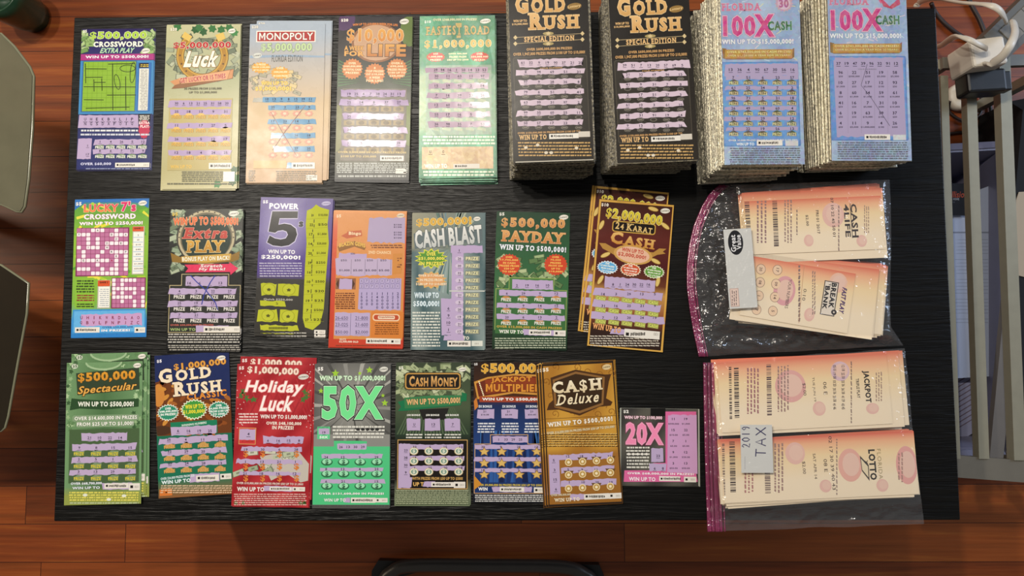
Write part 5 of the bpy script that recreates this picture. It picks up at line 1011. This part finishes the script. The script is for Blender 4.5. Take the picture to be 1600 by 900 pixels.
def bundle(k, n, pitch, quad_lo, label_top, label_in, group):
    o = k.emit('lottery_slip', label_top, 'paper slip', 'topmost paper slips of the four bundles in the bags', M_matte, dict(scratch_panel=M_matte, serial_strip=M_matte))
    lo = K(k.o, quad_lo, k.z, slipbg(), edge='d8bc98', th=.0003); d = lo.c - k.c; base = []
    for q in range(3):
        m = MB(); m.add(lo.m.v, lo.m.f, lo.m.c)
        f = 1 - .03 * q; m.v = [(x * f, y * (1 - .02 * q), z) for x, y, z in m.v]; base.append(m.mesh('slip', M_matte))
    for i in range(n):
        s_ = link(bpy.data.objects.new('lottery_slip', base[i % 3])); t = min(1, .25 + (i + 1) / 6)
        s_.location = k.c + Vector((d.x * t + R_.gauss(0, .0022), d.y * t + R_.gauss(0, .0016), -pitch * (i + 1))); s_.rotation_euler = (0, 0, k.a + (lo.a - k.a) * t + R_.gauss(0, .012))
        tag(s_, label_in, 'paper slip', group)
    return o
HB = .021; NB = 18; PB = (HB - .0012) / NB
C1 = (1070, 280, 3.213); C2 = (1080, 540, 3)
k = K(C1, [278, 88, 990, 108, 1000, 362, 335, 366], TZ + HB, slipbg(), th=.0003, edge='d8bc98')
bars(k, 296, 322, 92, 340, dx=14); bars(k, 438, 462, 92, 336, dx=10); vmicro(k, 362, 420, 100, 320, 3, '9a7a78'); vmicro(k, 500, 545, 100, 320, 3, '9a8078')
k.up(); blot(k, 745, 180, 55, 62); blot(k, 622, 308, 24, 30); blot(k, 888, 310, 26, 30); k.up(2)
vt(k, 'CASH', 852, 208, 172, 30, '3c3436', bold=.03); vt(k, '4LIFE', 815, 208, 168, 26, '3c3436', bold=.03); k.r(834, 122, 837, 296, '3c3436')
vt(k, '$2.00', 614, 207, 56, 14, '5a4a46'); vt(k, '07 10 22 45 50 01', 744, 190, 200, 14, '5a4a46'); vt(k, 'FRI 01 2017', 668, 215, 120, 14, '5a4a46'); vmicro(k, 560, 572, 150, 280, 1, '8a7470'); vmicro(k, 900, 930, 130, 270, 3, 'a88c7c'); vmicro(k, 770, 782, 130, 360, 1, '8a7470')
bundle(k, NB, PB, [275, 62, 990, 28, 1026, 400, 342, 385], 'peach paper slip topping the upper bundle in the upper zip bag', 'peach paper slip inside the upper bundle of the upper zip bag', 'slips in the upper bundle of the upper bag')
k = K(C1, [352, 410, 850, 455, 828, 752, 238, 696], TZ + HB, slipbg(), th=.0003, edge='d8bc98')
for x, y, s_ in ((382, 452, '20'), (465, 456, '17'), (378, 518, '08'), (458, 526, '09'), (372, 585, '1'), (452, 592, '14'), (360, 655, '7'), (442, 662, '5')): k.e(x, y, 24, 26, '7a5c54', 20).up().e(x, y, 22, 24, 'efcfae', 20).up(); vt(k, s_, x, y, 20, 14, '6a5048'); k.lv -= 2
blot(k, 500, 560, 55, 75, 'e0a4a8'); blot(k, 770, 520, 45, 50, 'ecc0a8'); blot(k, 625, 680, 26, 34)
k.up(2); vt(k, 'YOUR NUMBERS', 520, 575, 150, 16, '4a3c3c', bold=.0); vt(k, '0:10', 600, 580, 60, 16, '4a3c3c', bold=.0); vmicro(k, 570, 590, 430, 720, 1, '8a7470'); vmicro(k, 640, 660, 460, 680, 2, '8a7470')
k.r(690, 512, 762, 685, '2a2428').up().r(694, 516, 758, 681, 'e8dccc').up(); vt(k, 'BREAK', 742, 585, 130, 26, '1e1a1e', bold=.045); vt(k, 'BANK', 708, 595, 120, 22, '1e1a1e', bold=.045); vt(k, 'THE', 726, 540, 34, 10, '1e1a1e', bold=.04); vt(k, 'FAST PLAY', 794, 610, 130, 24, '4a2a6a', bold=.045, sh=.25); k.e(748, 668, 14, 14, '2a2428', 12).up().r(744, 664, 752, 672, 'e8dccc')
k.l([600, 430, 592, 500, 572, 722], 2, 'c89a78')
bundle(k, NB, PB, [340, 372, 1000, 428, 1022, 768, 246, 722], 'peach paper slip with number circles topping the lower bundle in the upper zip bag', 'peach paper slip inside the lower bundle of the upper zip bag', 'slips in the lower bundle of the upper bag')
k = K(C2, [112, 72, 915, 46, 945, 375, 152, 400], TZ + HB, slipbg(), th=.0003, edge='d8bc98')
bars(k, 176, 188, 100, 340, '3a2c2c', 4); bars(k, 200, 222, 104, 345, '3a2c2c', 4); bars(k, 352, 374, 88, 330, '5a4448', 4)
k.up(); blot(k, 465, 190, 72, 76, 'e4aca4'); blot(k, 600, 295, 30, 34); blot(k, 850, 295, 30, 26); blot(k, 698, 120, 44, 46, 'dcbcc4'); k.up(2)
vmicro(k, 262, 325, 100, 320, 4, 'a06a70'); vmicro(k, 405, 465, 90, 310, 4, 'a08078')
vt(k, 'JACKPOT', 822, 192, 150, 34, '2e2826', bold=.045); vt(k, 'TRIPLE PLAY', 782, 200, 92, 14, '3e3836', bold=.02); vt(k, '$2.00', 530, 205, 58, 16, '4a3a38', bold=.0); vt(k, 'TUE JUN 19', 575, 205, 115, 13, '5a4a46', bold=.0); vt(k, '06 E', 628, 200, 60, 16, '4a3a38', bold=.0)
for i, (a, b) in enumerate((('05 01', '12 18'), ('19 08', '22 30'), ('10 20', '33 36'), ('30 36', '36 38'), ('33 38', '41 39'), ('41 46', '43 45'))): vt(k, a, 672, 105 + i * 36, 28, 15, '4a3a3c', bold=.02); vt(k, b, 712, 105 + i * 36, 28, 15, '4a3a3c', bold=.02)
vmicro(k, 748, 758, 70, 370, 1, '7a6460'); vmicro(k, 865, 900, 120, 260, 3, 'a88c7c')
bundle(k, NB, PB, [118, 66, 990, 38, 1020, 392, 150, 412], 'peach paper slip topping the upper bundle in the lower zip bag', 'peach paper slip inside the upper bundle of the lower zip bag', 'slips in the upper bundle of the lower bag')
k = K(C2, [132, 440, 1040, 404, 1072, 712, 160, 722], TZ + HB, slipbg(top='dc6450'), th=.0003, edge='d8bc98')
bars(k, 178, 204, 450, 690, '3a2c2c', 6); bars(k, 144, 156, 460, 700, '6a5450', 4); bars(k, 344, 370, 590, 695, '5a4448', 3)
k.up(); blot(k, 487, 505, 46, 52); blot(k, 630, 658, 28, 30); blot(k, 896, 655, 28, 30); blot(k, 745, 560, 56, 78, 'e8b0a0'); blot(k, 1010, 560, 50, 90, 'e6a8a0'); k.up(2)
vmicro(k, 250, 300, 500, 690, 3, 'b07a78'); vmicro(k, 390, 440, 455, 690, 3, 'a08078'); vmicro(k, 680, 690, 430, 700, 1, '8a7470'); vmicro(k, 970, 1000, 500, 640, 2, 'b08a80')
vt(k, 'FLORIDA', 884, 555, 140, 18, '8a7a4c', bold=-.01, track=.06); vt(k, 'LOTTO', 850, 558, 142, 32, '2c2a26', bold=.045); vt(k, 'XTRA', 822, 570, 66, 16, '3a3632', bold=.02); k.p([790, 515, 832, 560, 836, 634, 800, 588], '4a4440').up(); k.p([795, 530, 828, 566, 831, 618, 802, 582], 'e8d8b4')
vt(k, '$2.00', 528, 572, 58, 16, '4a3a38', bold=.0); vt(k, 'SAT APR 14', 580, 565, 118, 13, '5a4a46', bold=.0); vt(k, '08 E', 630, 562, 60, 16, '4a3a38', bold=.0); vt(k, '02 17 30 39 40 43', 660, 550, 250, 15, '4a3a3c', bold=.0)
bundle(k, NB, PB, [134, 446, 1036, 410, 1072, 722, 165, 742], 'peach paper slip topping the lower bundle in the lower zip bag', 'peach paper slip inside the lower bundle of the lower zip bag', 'slips in the lower bundle of the lower bag')
# ---------------------------------------------------------------- clear zip bags
from mathutils import noise as mn
def film_mat(name='clear_plastic_film', tint=(.985, .985, .99), haze=.02, rough=.1):
    q = N(name); t = q.t; t.nodes.remove(q.b)
    tr = q.n('BsdfTransparent'); tr.inputs[0].default_value = (*tint, 1)
    gl = q.n('BsdfGlossy'); gl.inputs['Color'].default_value = (1, 1, 1, 1); gl.inputs['Roughness'].default_value = rough
    df = q.n('BsdfDiffuse'); df.inputs['Color'].default_value = (.75, .75, .8, 1)
    bp = q.n('Bump'); bp.inputs['Strength'].default_value = .9; bp.inputs['Distance'].default_value = .005
    q.val(bp.inputs['Height'], q.noise(q.mapping(q.pos(), (38, 60, 40)), 1.0, 4, .62).outputs[0])
    q.val(gl.inputs['Normal'], bp.outputs[0])
    m1 = q.n('MixShader'); m1.inputs[0].default_value = haze; q.val(m1.inputs[1], tr.outputs[0]); q.val(m1.inputs[2], df.outputs[0])
    m2 = q.n('MixShader'); m2.inputs[0].default_value = .085; q.val(m2.inputs[1], m1.outputs[0]); q.val(m2.inputs[2], gl.outputs[0])
    q.val(q.out.inputs[0], m2.outputs[0]); return q.m
M_film = film_mat()
M_zip = film_mat('pink_zip_plastic', (.78, .34, .52), .38, .2); M_zip.node_tree.nodes['Diffuse BSDF'].inputs[0].default_value = (*lin('b0487c'), 1)
M_pan = film_mat('white_writing_panel', (.9, .9, .92), .86, .3); M_pan.node_tree.nodes['Diffuse BSDF'].inputs[0].default_value = (*lin('d6d6d2'), 1)
def along(pts, t):
    d = [math.hypot(b[0] - a[0], b[1] - a[1]) for a, b in zip(pts, pts[1:])]; L = sum(d) * max(0, min(1, t)); 
    for (a, b), q in zip(zip(pts, pts[1:]), d):
        if L <= q or (b is pts[-1]): f = min(1, L / q); return a[0] + (b[0] - a[0]) * f, a[1] + (b[1] - a[1]) * f
        L -= q
def inrect(x, y, q):   # distance in crop pixels outside a convex quad
    d = -1e9
    for i in range(4):
        x0, y0, x1, y1 = q[2 * i], q[2 * i + 1], q[(2 * i + 2) % 8], q[(2 * i + 3) % 8]; ex, ey = x1 - x0, y1 - y0; l = math.hypot(ex, ey)
        d = max(d, ((x - x0) * ey - (y - y0) * ex) / l)
    return d
def zip_bag(crop, left, right, quads, label, zips, seed, nx=120, ny=100):
    # the two sheets of one bag lie over and under its bundles
    c0 = P(crop[0] + left[0][0] / crop[2], crop[1] + left[0][1] / crop[2], TZ); root = empty('zip_bag', (c0.x, c0.y, TZ), label=label, cat='bag', group='clear zip bags of paper slips')
    def pt(x, y, z): return P(crop[0] + x / crop[2], crop[1] + y / crop[2], z) - Vector((c0.x, c0.y, TZ))
    for nm in ('top_sheet', 'bottom_sheet'):
        m = MB(); vs = []; fs = []
        for j in range(ny + 1):
            v = j / ny; a, b = along(left, v), along(right, v)
            for i in range(nx + 1):
                u = i / nx; x = a[0] + (b[0] - a[0]) * u; y = a[1] + (b[1] - a[1]) * u
                ed = min(u, 1 - u, v, 1 - v) * 14; ed = max(0, min(1, ed))
                y += 5 * mn.noise(Vector((x * .006, seed, 0))) * (1 - ed)
                if nm == 'top_sheet':
                    d = min(inrect(x, y, q) for q in quads); f = max(0, min(1, 1 - (d - 4) / 75)); f = f * f * (3 - 2 * f)
                    n1 = mn.noise(Vector((x * .012, y * .02, seed))) ; n2 = mn.noise(Vector((x * .035 + y * .02, y * .05 - x * .02, seed + 5))); n3 = (1 - min(1, 3 * abs(mn.noise(Vector((x * .009 + y * .004, y * .011 - x * .006, seed + 9)))))) ** 2; n4 = (1 - min(1, 4 * abs(mn.noise(Vector((x * .022 - y * .012, y * .02 + x * .01, seed + 2)))))) ** 2
                    z = .0022 * min(1, ed + .15) + (HB + .0022) * f + (1 - f) * ed * (.009 * abs(n1) + .004 * abs(n2) + .006 * n3 + .003 * n4) + f * (.0008 * abs(n1) + .0003 * abs(n2) + .0008 * n3 + .0003 * n4)
                else: z = .00004
                vs.append(pt(x, y, TZ + z))
        for j in range(ny):
            for i in range(nx): k_ = j * (nx + 1) + i; fs.append((k_ + nx + 1, k_ + nx + 2, k_ + 1, k_))
        m.add(vs, fs); m.build(nm, M_film, root, True)
    for off, r, col in zips:
        pts = [along(left, t / 40) for t in range(41)]; m = MB()
        path = [pt(x + off, y, TZ + .0032 + .0012 * math.sin(x * .02 + y * .013)) for x, y in pts]
        m.tube(path, r, n=8, flat=.45); m.build('zip_strip', M_zip, root, True)
    return root, c0
L1 = [(176, 32), (128, 75), (88, 140), (48, 235), (24, 340), (14, 440), (14, 540), (28, 650), (48, 770), (64, 840), (74, 890)]
R1 = [(1028, 2), (1034, 120), (1036, 300), (1034, 430), (1030, 620), (1034, 740), (1098, 834)]
Q1 = [[275, 40, 990, 28, 1022, 400, 340, 378], [345, 372, 1000, 428, 1020, 765, 215, 712]]
bag1, o1 = zip_bag(C1, L1, R1, Q1, 'clear zip bag with curved pink zip, the upper of the two bags', ((4, .0022, 0), (14, .0016, 0), (25, .0021, 0), (40, .0009, 0)), 3.3)
L2 = [(60, 80), (62, 250), (66, 450), (72, 650), (80, 872)]
R2 = [(1000, 12), (1022, 200), (1036, 380), (1062, 600), (1078, 720), (1092, 836)]
Q2 = [[118, 60, 990, 38, 1022, 395, 150, 415], [134, 440, 1036, 404, 1072, 722, 165, 745]]
bag2, o2 = zip_bag(C2, L2, R2, Q2, 'clear zip bag with straight pink zip and handwritten panel, the lower of the two bags', ((6, .0028, 0), (24, .002, 0), (44, .0032, 0), (62, .0018, 0), (78, .0009, 0)), 8.1)
def panel(k, root, o, name):
    b = link(bpy.data.objects.new(name, k.M['card'].mesh(name, M_pan)), root); b.location = k.c - Vector((o.x, o.y, TZ)); b.rotation_euler = (0, 0, k.a)
    for n_, m in k.M.items():
        if n_ != 'card': m.build(n_, M_matte, b)
    return b
k = K(C1, [196, 252, 336, 246, 362, 640, 222, 655], TZ + HB + .0066, 'd8d8d4', th=.0002, cols=(2, 4)); k.part('brand_print')
k.e(255, 318, 38, 62, '1e1e22', 24).up(); vt(k, 'Great', 243, 322, 86, 26, 'e0e0e2', bold=.02, rot=-VR); vt(k, 'Value', 270, 316, 74, 24, 'e0e0e2', bold=.02, rot=-VR)
k.r(228, 548, 272, 640, 'b89a90').up().r(231, 551, 269, 637, 'd8c0b4').up(); vmicro(k, 236, 266, 556, 634, 3, '7a6a68'); panel(k, bag1, o1, 'writing_panel')
k = K(C2, [229, 371, 380, 371, 384, 596, 236, 597], TZ + HB + .0066, 'd8d8d4', th=.0002, cols=(2, 4)); k.part('handwriting')
def hand(chars, x, y, W, H, wd=4.5):    # pen strokes, reading downwards
    ST = {'2': [[0, .75, .3, 1, .7, .8, .5, .45, 0, .05, .9, 0]], '0': [[.5, 1, .1, .7, .1, .3, .5, 0, .9, .3, .9, .7, .5, 1]], '1': [[.5, 1, .5, 0]], '9': [[.85, .75, .5, 1, .15, .75, .5, .5, .85, .75, .8, .3, .55, 0]],
          'T': [[0, 1, 1, .95], [.5, .97, .45, 0]], 'A': [[0, 0, .5, 1, .95, 0], [.2, .4, .8, .38]], 'X': [[0, 1, 1, 0], [.95, 1, 0, 0]]}
    for i, ch in enumerate(chars):
        for s_ in ST[ch]:
            q = []
            for j in range(0, len(s_), 2): q += [x + (1 - s_[j + 1]) * H, y - (i + s_[j] * .72) * W]
            k.l(q, wd, '3c3a5c')
hand('2019', 238, 476, 26, 36); hand('TAX', 302, 520, 50, 48, 5); k.l([252, 520, 252, 580], 1.5, '8a8a98'); panel(k, bag2, o2, 'writing_panel')
# ---------------------------------------------------------------- floor around the table
M_steel = plain('brushed_steel', '989482', .35, .25, 60, .1, .05); M_white = plain('white_plastic', 'd8d0c2', .4); M_black = plain('black_plastic', '0c0c0d', .42); M_dgrey = plain('grey_plastic', '5c5c58', .5)
M_bar = plain('grey_metal_bar', '7c776c', .4, .3); M_paper = ink('loose_paper', .7, spec=.2); M_fab = plain('black_fabric', '0e0e10', .85, 0, 300, .3, .5); M_cable = plain('dark_cable', '2a1c18', .5); M_gpot = plain('dark_green_glaze', '22402c', .25, 0, 30, .2, .1)
M_tube = plain('grey_painted_tube', '4c4844', .35, .5)
def glassy(name, col, trans, rough):
    q = N(name); nz = q.noise(q.pos(), 30, 4).outputs[0]; c = lin(col)
    q.p(col=q.mix(nz, tuple(v * .75 for v in c), c), rough=rough, trans=trans, ior=1.45); return q.m
def rel(o): return lambda x, y, z: P(x, y, z) - o.location
ZR = .27
c = P(1530, 440, 0); rk = empty('metal_rack', (c.x, c.y, 0), label='low rack of parallel silver metal rails on the floor right of the table', cat='rack'); g = rel(rk)
for (x0, y0, x1, y1, r) in ((1472, 120, 1491, 716, .006), (1513, 130, 1533, 716, .0078), (1564, 84, 1588, 718, .0088)):
    m = MB(); m.tube([g(x0, y0, ZR), g(x1, y1, ZR)], r, square=True); m.build('rail', M_steel, rk)
m = MB(); m.tube([g(1480, 727, ZR), g(1680, 742, ZR)], .0165, square=True, flat=.35); m.build('crossbar', M_bar, rk)
m = MB(); m.tube([g(1470, 100, ZR - .012), g(1680, 92, ZR - .012)], .009, square=True, flat=.6); m.build('crossbar', M_bar, rk)
m = MB(); m.tube([g(1545, 742, ZR - .014), g(1680, 752, ZR - .014)], .006, square=True, flat=.5); m.build('foot_plate', M_bar, rk)
for x, y in ((1672, 736), (1672, 92), (1481, 725), (1474, 100)):
    a = g(x, y, ZR - .016); m = MB(); m.tube([a, (a.x, a.y, 0)], .008, square=True); m.build('leg', M_steel, rk)
m = MB(); a, b = P(1577, 470, .2), P(1553, 722, .2); m.tube([a, b], .011, square=True, flat=.5); o = m.build('wooden_slat', plain('grey_slat', '6e6862', .6)); tag(o, 'grey slat lying slanted between the two right rack rails', 'slat')
# bin with papers
def poly(pts, z): return [tuple(P(x, y, z))[:2] for x, y in pts]
bz = .02; c = P(1520, 440, 0); bn = empty('storage_bin', (c.x, c.y, 0), label='grey translucent plastic bin holding papers beneath the rack rails', cat='bin')
M_bin = glassy('translucent_grey_plastic', '7c7a90', .1, .35)
q0 = [P(x, y, .16) for x, y in ((1452, 236), (1566, 230), (1568, 700), (1462, 706))]; cx = sum(q0, Vector()) / 4
def ring(f, z): return [Vector((cx.x + (v.x - cx.x) * f, cx.y + (v.y - cx.y) * f, z)) - bn.location for v in q0]
m = MB(); rr_ = [ring(.9, .004), ring(1.0, .16), ring(1.04, .163), ring(1.04, .158), ring(.985, .157), ring(.885, .008)]
fs = [(3, 2, 1, 0), (20, 21, 22, 23)]
for i in range(5): fs += [(i * 4 + j, i * 4 + (j + 1) % 4, i * 4 + 4 + (j + 1) % 4, i * 4 + 4 + j) for j in range(4)]
m.add([v for r_ in rr_ for v in r_], fs); m.build('bin_body', M_bin, bn)
def sheet(name, pts, z, col, label, cat, art=None, th=.0006):
    w_ = [P(x, y, z) for x, y in pts]; c_ = sum(w_, Vector()) / len(w_); m = MB(); m.prism([(v.x - c_.x, v.y - c_.y) for v in w_], -th, 0, lin(col))
    if art:
        def L(x, y): v = P(x, y, z) - c_; return v.x, v.y
        for pt_, cc in art: a_ = [L(*q) for q in pt_]; ar = sum(a_[i][0] * a_[(i + 1) % len(a_)][1] - a_[(i + 1) % len(a_)][0] * a_[i][1] for i in range(len(a_))); a_ = a_[::-1] if ar < 0 else a_; m.add([(x, y, 4e-5) for x, y in a_], [tuple(range(len(a_)))], lin(cc))
    o = m.build(name, M_paper); o.location = c_; return tag(o, label, cat)
art = []
for i in range(26):
    y = 560 + i * 8; art.append(([(1474, y + 26), (1546, y - 18), (1546, y - 16.4), (1474, y + 27.8)], '6c5c68'))
art = [a for a in art if a[0][0][1] < 690]
sheet('brochure', [(1466, 520), (1548, 560), (1547, 660), (1470, 708)], .10, '9a9cba', 'brochure with daylight blue in its colour and a diagonal lined pattern, lowest sheet in the grey bin', 'brochure', art)  # the blue cast of daylight is mixed into the brochure's colours
art = [([(1474, 362), (1546, 362), (1546, 364.5), (1474, 364.5)], '8890a4')]
for i in range(22): y = 374 + i * 5.4 + (i // 5) * 4; art.append(([(1492 + R_.uniform(0, 10), y), (1544, y), (1544, y + 1), (1492, y + 1)], '98a2bc'))
sheet('paper_sheet', [(1462, 322), (1547, 290), (1549, 588), (1476, 592)], .125, 'b6c0d8', 'white printed page with daylight blue in its colour, lying in the bin under the rails', 'paper', art)  # white page, its blue is window light put into the base colour
k = K((1400, 250, 3), [170, 108, 334, 110, 336, 258, 172, 262], .132, '17161a', th=.0006, cols=(2, 2))
k.t('o Collision', 196, 146, 336, 176, 'a8482c', .01, sh=.2).t('YOUR HOME', 236, 178, 296, 188, '9a9aa0', .02).t('AND MORE', 232, 194, 276, 201, '5a5a62', .0)
k.emit('flyer', 'black flyer with red script word on top of the papers in the bin', 'flyer', mat=M_paper)
m = MB(); w_ = [(1594, 150), (1700, 130), (1700, 712), (1598, 712), (1581, 600), (1577, 300)]
v = [P(x, y, .12) for x, y in w_]; c_ = sum(v, Vector()) / 6
bgm = MB(); vs = [(a.x - c_.x, a.y - c_.y, 0) for a in v] + [(a.x - c_.x, a.y - c_.y, .09) for a in v] + [((a.x - c_.x) * .8, (a.y - c_.y) * .92, .12) for a in v]
fs = [tuple(reversed(range(6))), tuple(range(12, 18))] + [(b_ * 6 + (i + 1) % 6, b_ * 6 + i, b_ * 6 + 6 + i, b_ * 6 + 6 + (i + 1) % 6) for b_ in (0, 1) for i in range(6)]
fs = [tuple(reversed(f)) if n_ > 1 else f for n_, f in enumerate(fs)]
bgm.add(vs, fs); o = bgm.build('fabric_bag', M_fab); o.location = (c_.x, c_.y, 0); tag(o, 'black fabric bag on the floor at the far right edge beyond the rack', 'bag')
sheet('envelope', [(1588, 312), (1592, 300), (1660, 296), (1660, 440), (1606, 434), (1581, 428)], .1218, 'b9a890', 'beige envelope lying on the black bag at the right edge', 'envelope', th=.0012)
# power strip, adapters, cables
c = P(1575, 55, ZR); sp = empty('power_strip', (c.x, c.y, ZR), label='dusty grey power strip resting on the top end of the rack', cat='power strip'); g = rel(sp)
a, b = P(1543, 82, ZR + .03), P(1625, 2, ZR + .03); dr = (b - a).normalized(); m = MB(); m.tube([a - sp.location, b - sp.location], .025, square=True, flat=.8); m.build('strip_body', M_dgrey, sp)
for t in (.3, .5, .7, .9):
    q = a + (b - a) * t - sp.location; m = MB(); m.box((q.x, q.y, .0505), (.026, .03, .002), rz=math.atan2(dr.y, dr.x), bev=.0008); m.build('socket', plain('socket_grey', '77746c', .5), sp)
def adapter(name, px, py, z, dims, rz, mat, label, prong=True):
    c = P(px, py, z); r_ = empty(name, (c.x, c.y, z), rz, label=label, cat='power adapter')
    m = MB(); m.box((0, 0, dims[2] / 2), dims, bev=.004); m.build('adapter_body', mat, r_)
    m = MB(); m.box((dims[0] / 2 + .006, 0, dims[2] / 2), (.012, .03, .02), bev=.002); m.build('plug_face', mat, r_); return r_
adapter('power_adapter', 1507, 104, ZR + .0125, (.052, .043, .062), .12, M_white, 'cube shaped white power adapter plugged into the grey strip')
adapter('power_adapter', 1521, 137, ZR + .0125, (.06, .036, .035), .05, M_black, 'black power adapter just below the white cube adapter')
def cable(name, pts, r, mat, label, flat=1.0, cat='cable'):
    m = MB(); m.tube(smoothpath([P(*p) for p in pts], 8), r, n=8, flat=flat); return tag(m.build(name, mat, None, True), label, cat)
cable('power_cable', [(1431, 10, .02), (1440, 2, .05), (1462, -2, .2), (1500, 4, .3), (1540, 7, .36), (1558, 13, .37), (1568, 24, .36), (1572, 34, .335)], .0055, M_white, 'flat white cable arching along the top edge into the power strip', .5)
cable('power_cable', [(1583, 34, .335), (1586, 50, .37), (1580, 68, .39), (1566, 88, .38), (1548, 100, .36), (1541, 100, .345)], .0062, M_white, 'white cable looping down the right side of the power strip', .6)
cable('power_cable', [(1461, 74, .02), (1471, 71, .12), (1482, 63, .25), (1494, 57, .34), (1512, 61, .37), (1530, 70, .37), (1541, 76, .358)], .0048, M_white, 'short white cable bending over the white cube adapter', .6)
cable('power_cable', [(1455, 5, .02), (1462, 20, .006), (1480, 40, .006), (1505, 58, .006), (1540, 74, .006)], .004, M_cable, 'dark cable on the floor left of the white cube adapter')
cable('power_cable', [(1512, -5, .006), (1520, 12, .006), (1530, 30, .006), (1538, 50, .006), (1544, 70, .006)], .0042, M_cable, 'dark cable on the floor above the power strip')
cable('power_cable', [(1546, 58, .006), (1566, 36, .006), (1590, 18, .006), (1610, 4, .006)], .0042, M_cable, 'dark cable running to the top right corner behind the strip')
cable('power_cable', [(1484, 158, .02), (1482, 172, .006), (1494, 184, .006), (1512, 190, .006), (1530, 180, .006), (1534, 160, .006), (1530, 140, .006)], .003, M_cable, 'thin dark cable looped on the floor below the black adapter')
cable('power_cable', [(1470, 212, .005), (1490, 208, .005), (1512, 206, .005), (1540, 204, .005), (1548, 184, .005), (1546, 150, .005)], .003, M_cable, 'dark cable on the floor just above the grey bin')
c = P(1494, 155, .0); r_ = empty('outlet_plug', (c.x, c.y, 0), label='round beige floor outlet with a black plug below the adapters', cat='plug')
m = MB(); m.lathe([(0, 0), (.024, 0), (.026, .004), (.026, .02), (.022, .024), (0, .024)], (0, 0, 0), 24); m.build('outlet_cover', M_white, r_, True)
m = MB(); m.box((-.004, .002, .0325), (.022, .02, .016), bev=.003); m.build('plug_head', M_black, r_)
# glass side tables on the left, bowl, tray stand at the bottom
def glass_table(pts, z, mat, emat, label, legs):
    v = [P(x, y, z) for x, y in pts]; c = sum(v, Vector()) / len(v); r_ = empty('side_table', (c.x, c.y, 0), label=label, cat='side table')
    m = MB(); m.prism([(a.x - c.x, a.y - c.y) for a in v], z - .008, z); m.build('glass_top', mat, r_)
    m = MB(); m.tube([Vector((a.x - c.x, a.y - c.y, z - .004)) for a in v + v[:1]], .0026, n=8); m.build('glass_edge', emat, r_, True)
    for x, y in legs: a = P(x, y, z) - c; m = MB(); m.tube([(a.x, a.y, 0), (a.x, a.y, z - .0085)], .014, n=12); m.build('leg', M_black, r_, True)
M_ge = plain('glass_edge', '8a8a72', .2)
glass_table([(-420, 30), (0, 52), (20, 72), (44, 104), (50, 118), (48, 200), (42, 280), (36, 322), (31, 330), (24, 329), (0, 318), (-420, 300)], .33, glassy('tan_reflection_glass', '8c8a72', .45, .12), M_ge, 'glass side table top, beige reflection in its colour, with rounded corner at the upper left edge', ((-290, 70), (-290, 280), (-390, 60), (-390, 280)))  # the tan carries the room's beige reflection in the glass colour
glass_table([(-420, 350), (-190, 350), (0, 415), (42, 443), (39, 490), (26, 560), (10, 650), (5, 668), (0, 673), (-420, 690)], .30, glassy('smoked_glass', '3a3224', .5, .14), M_ge, 'dark smoked glass side table top with pale edge at the left', ((-290, 440), (-290, 640), (-390, 400), (-390, 650)))
c = P(-12, -16, .12); r_ = empty('plant_bowl', (c.x, c.y, 0), label='dark green glazed bowl at the top left corner of the floor', cat='bowl')
m = MB(); m.lathe([(0, 0), (.03, 0), (.038, .03), (.045, .09), (.046, .12), (.042, .121), (.036, .09), (.0, .07)], (0, 0, 0), 36); m.build('bowl_body', M_gpot, r_, True)
c = P(763, 930, .0); r_ = empty('tray_stand', (c.x, c.y, 0), label='grey tubular stand base with black corner caps at the bottom edge', cat='stand'); g = rel(r_)
zt = .03
m = MB(); m.tube(smoothpath([g(590, 1120, zt), g(594, 980, zt), g(598, 915, zt), g(612, 894, zt), g(645, 884, zt), g(760, 884, zt), g(875, 886, zt), g(912, 897, zt), g(926, 915, zt), g(930, 980, zt), g(934, 1120, zt)], 8), .0125, n=14); m.build('tube_frame', M_tube, r_, True)
for pts in ([(592, 874), (662, 876), (655, 892), (618, 902), (604, 935), (580, 935), (582, 890)], [(872, 879), (936, 881), (944, 900), (946, 938), (924, 938), (914, 905), (878, 890)]):
    m = MB(); m.prism([tuple(g(x, y, .01))[:2] for x, y in pts], 0, .017); m.build('corner_cap', M_black, r_)
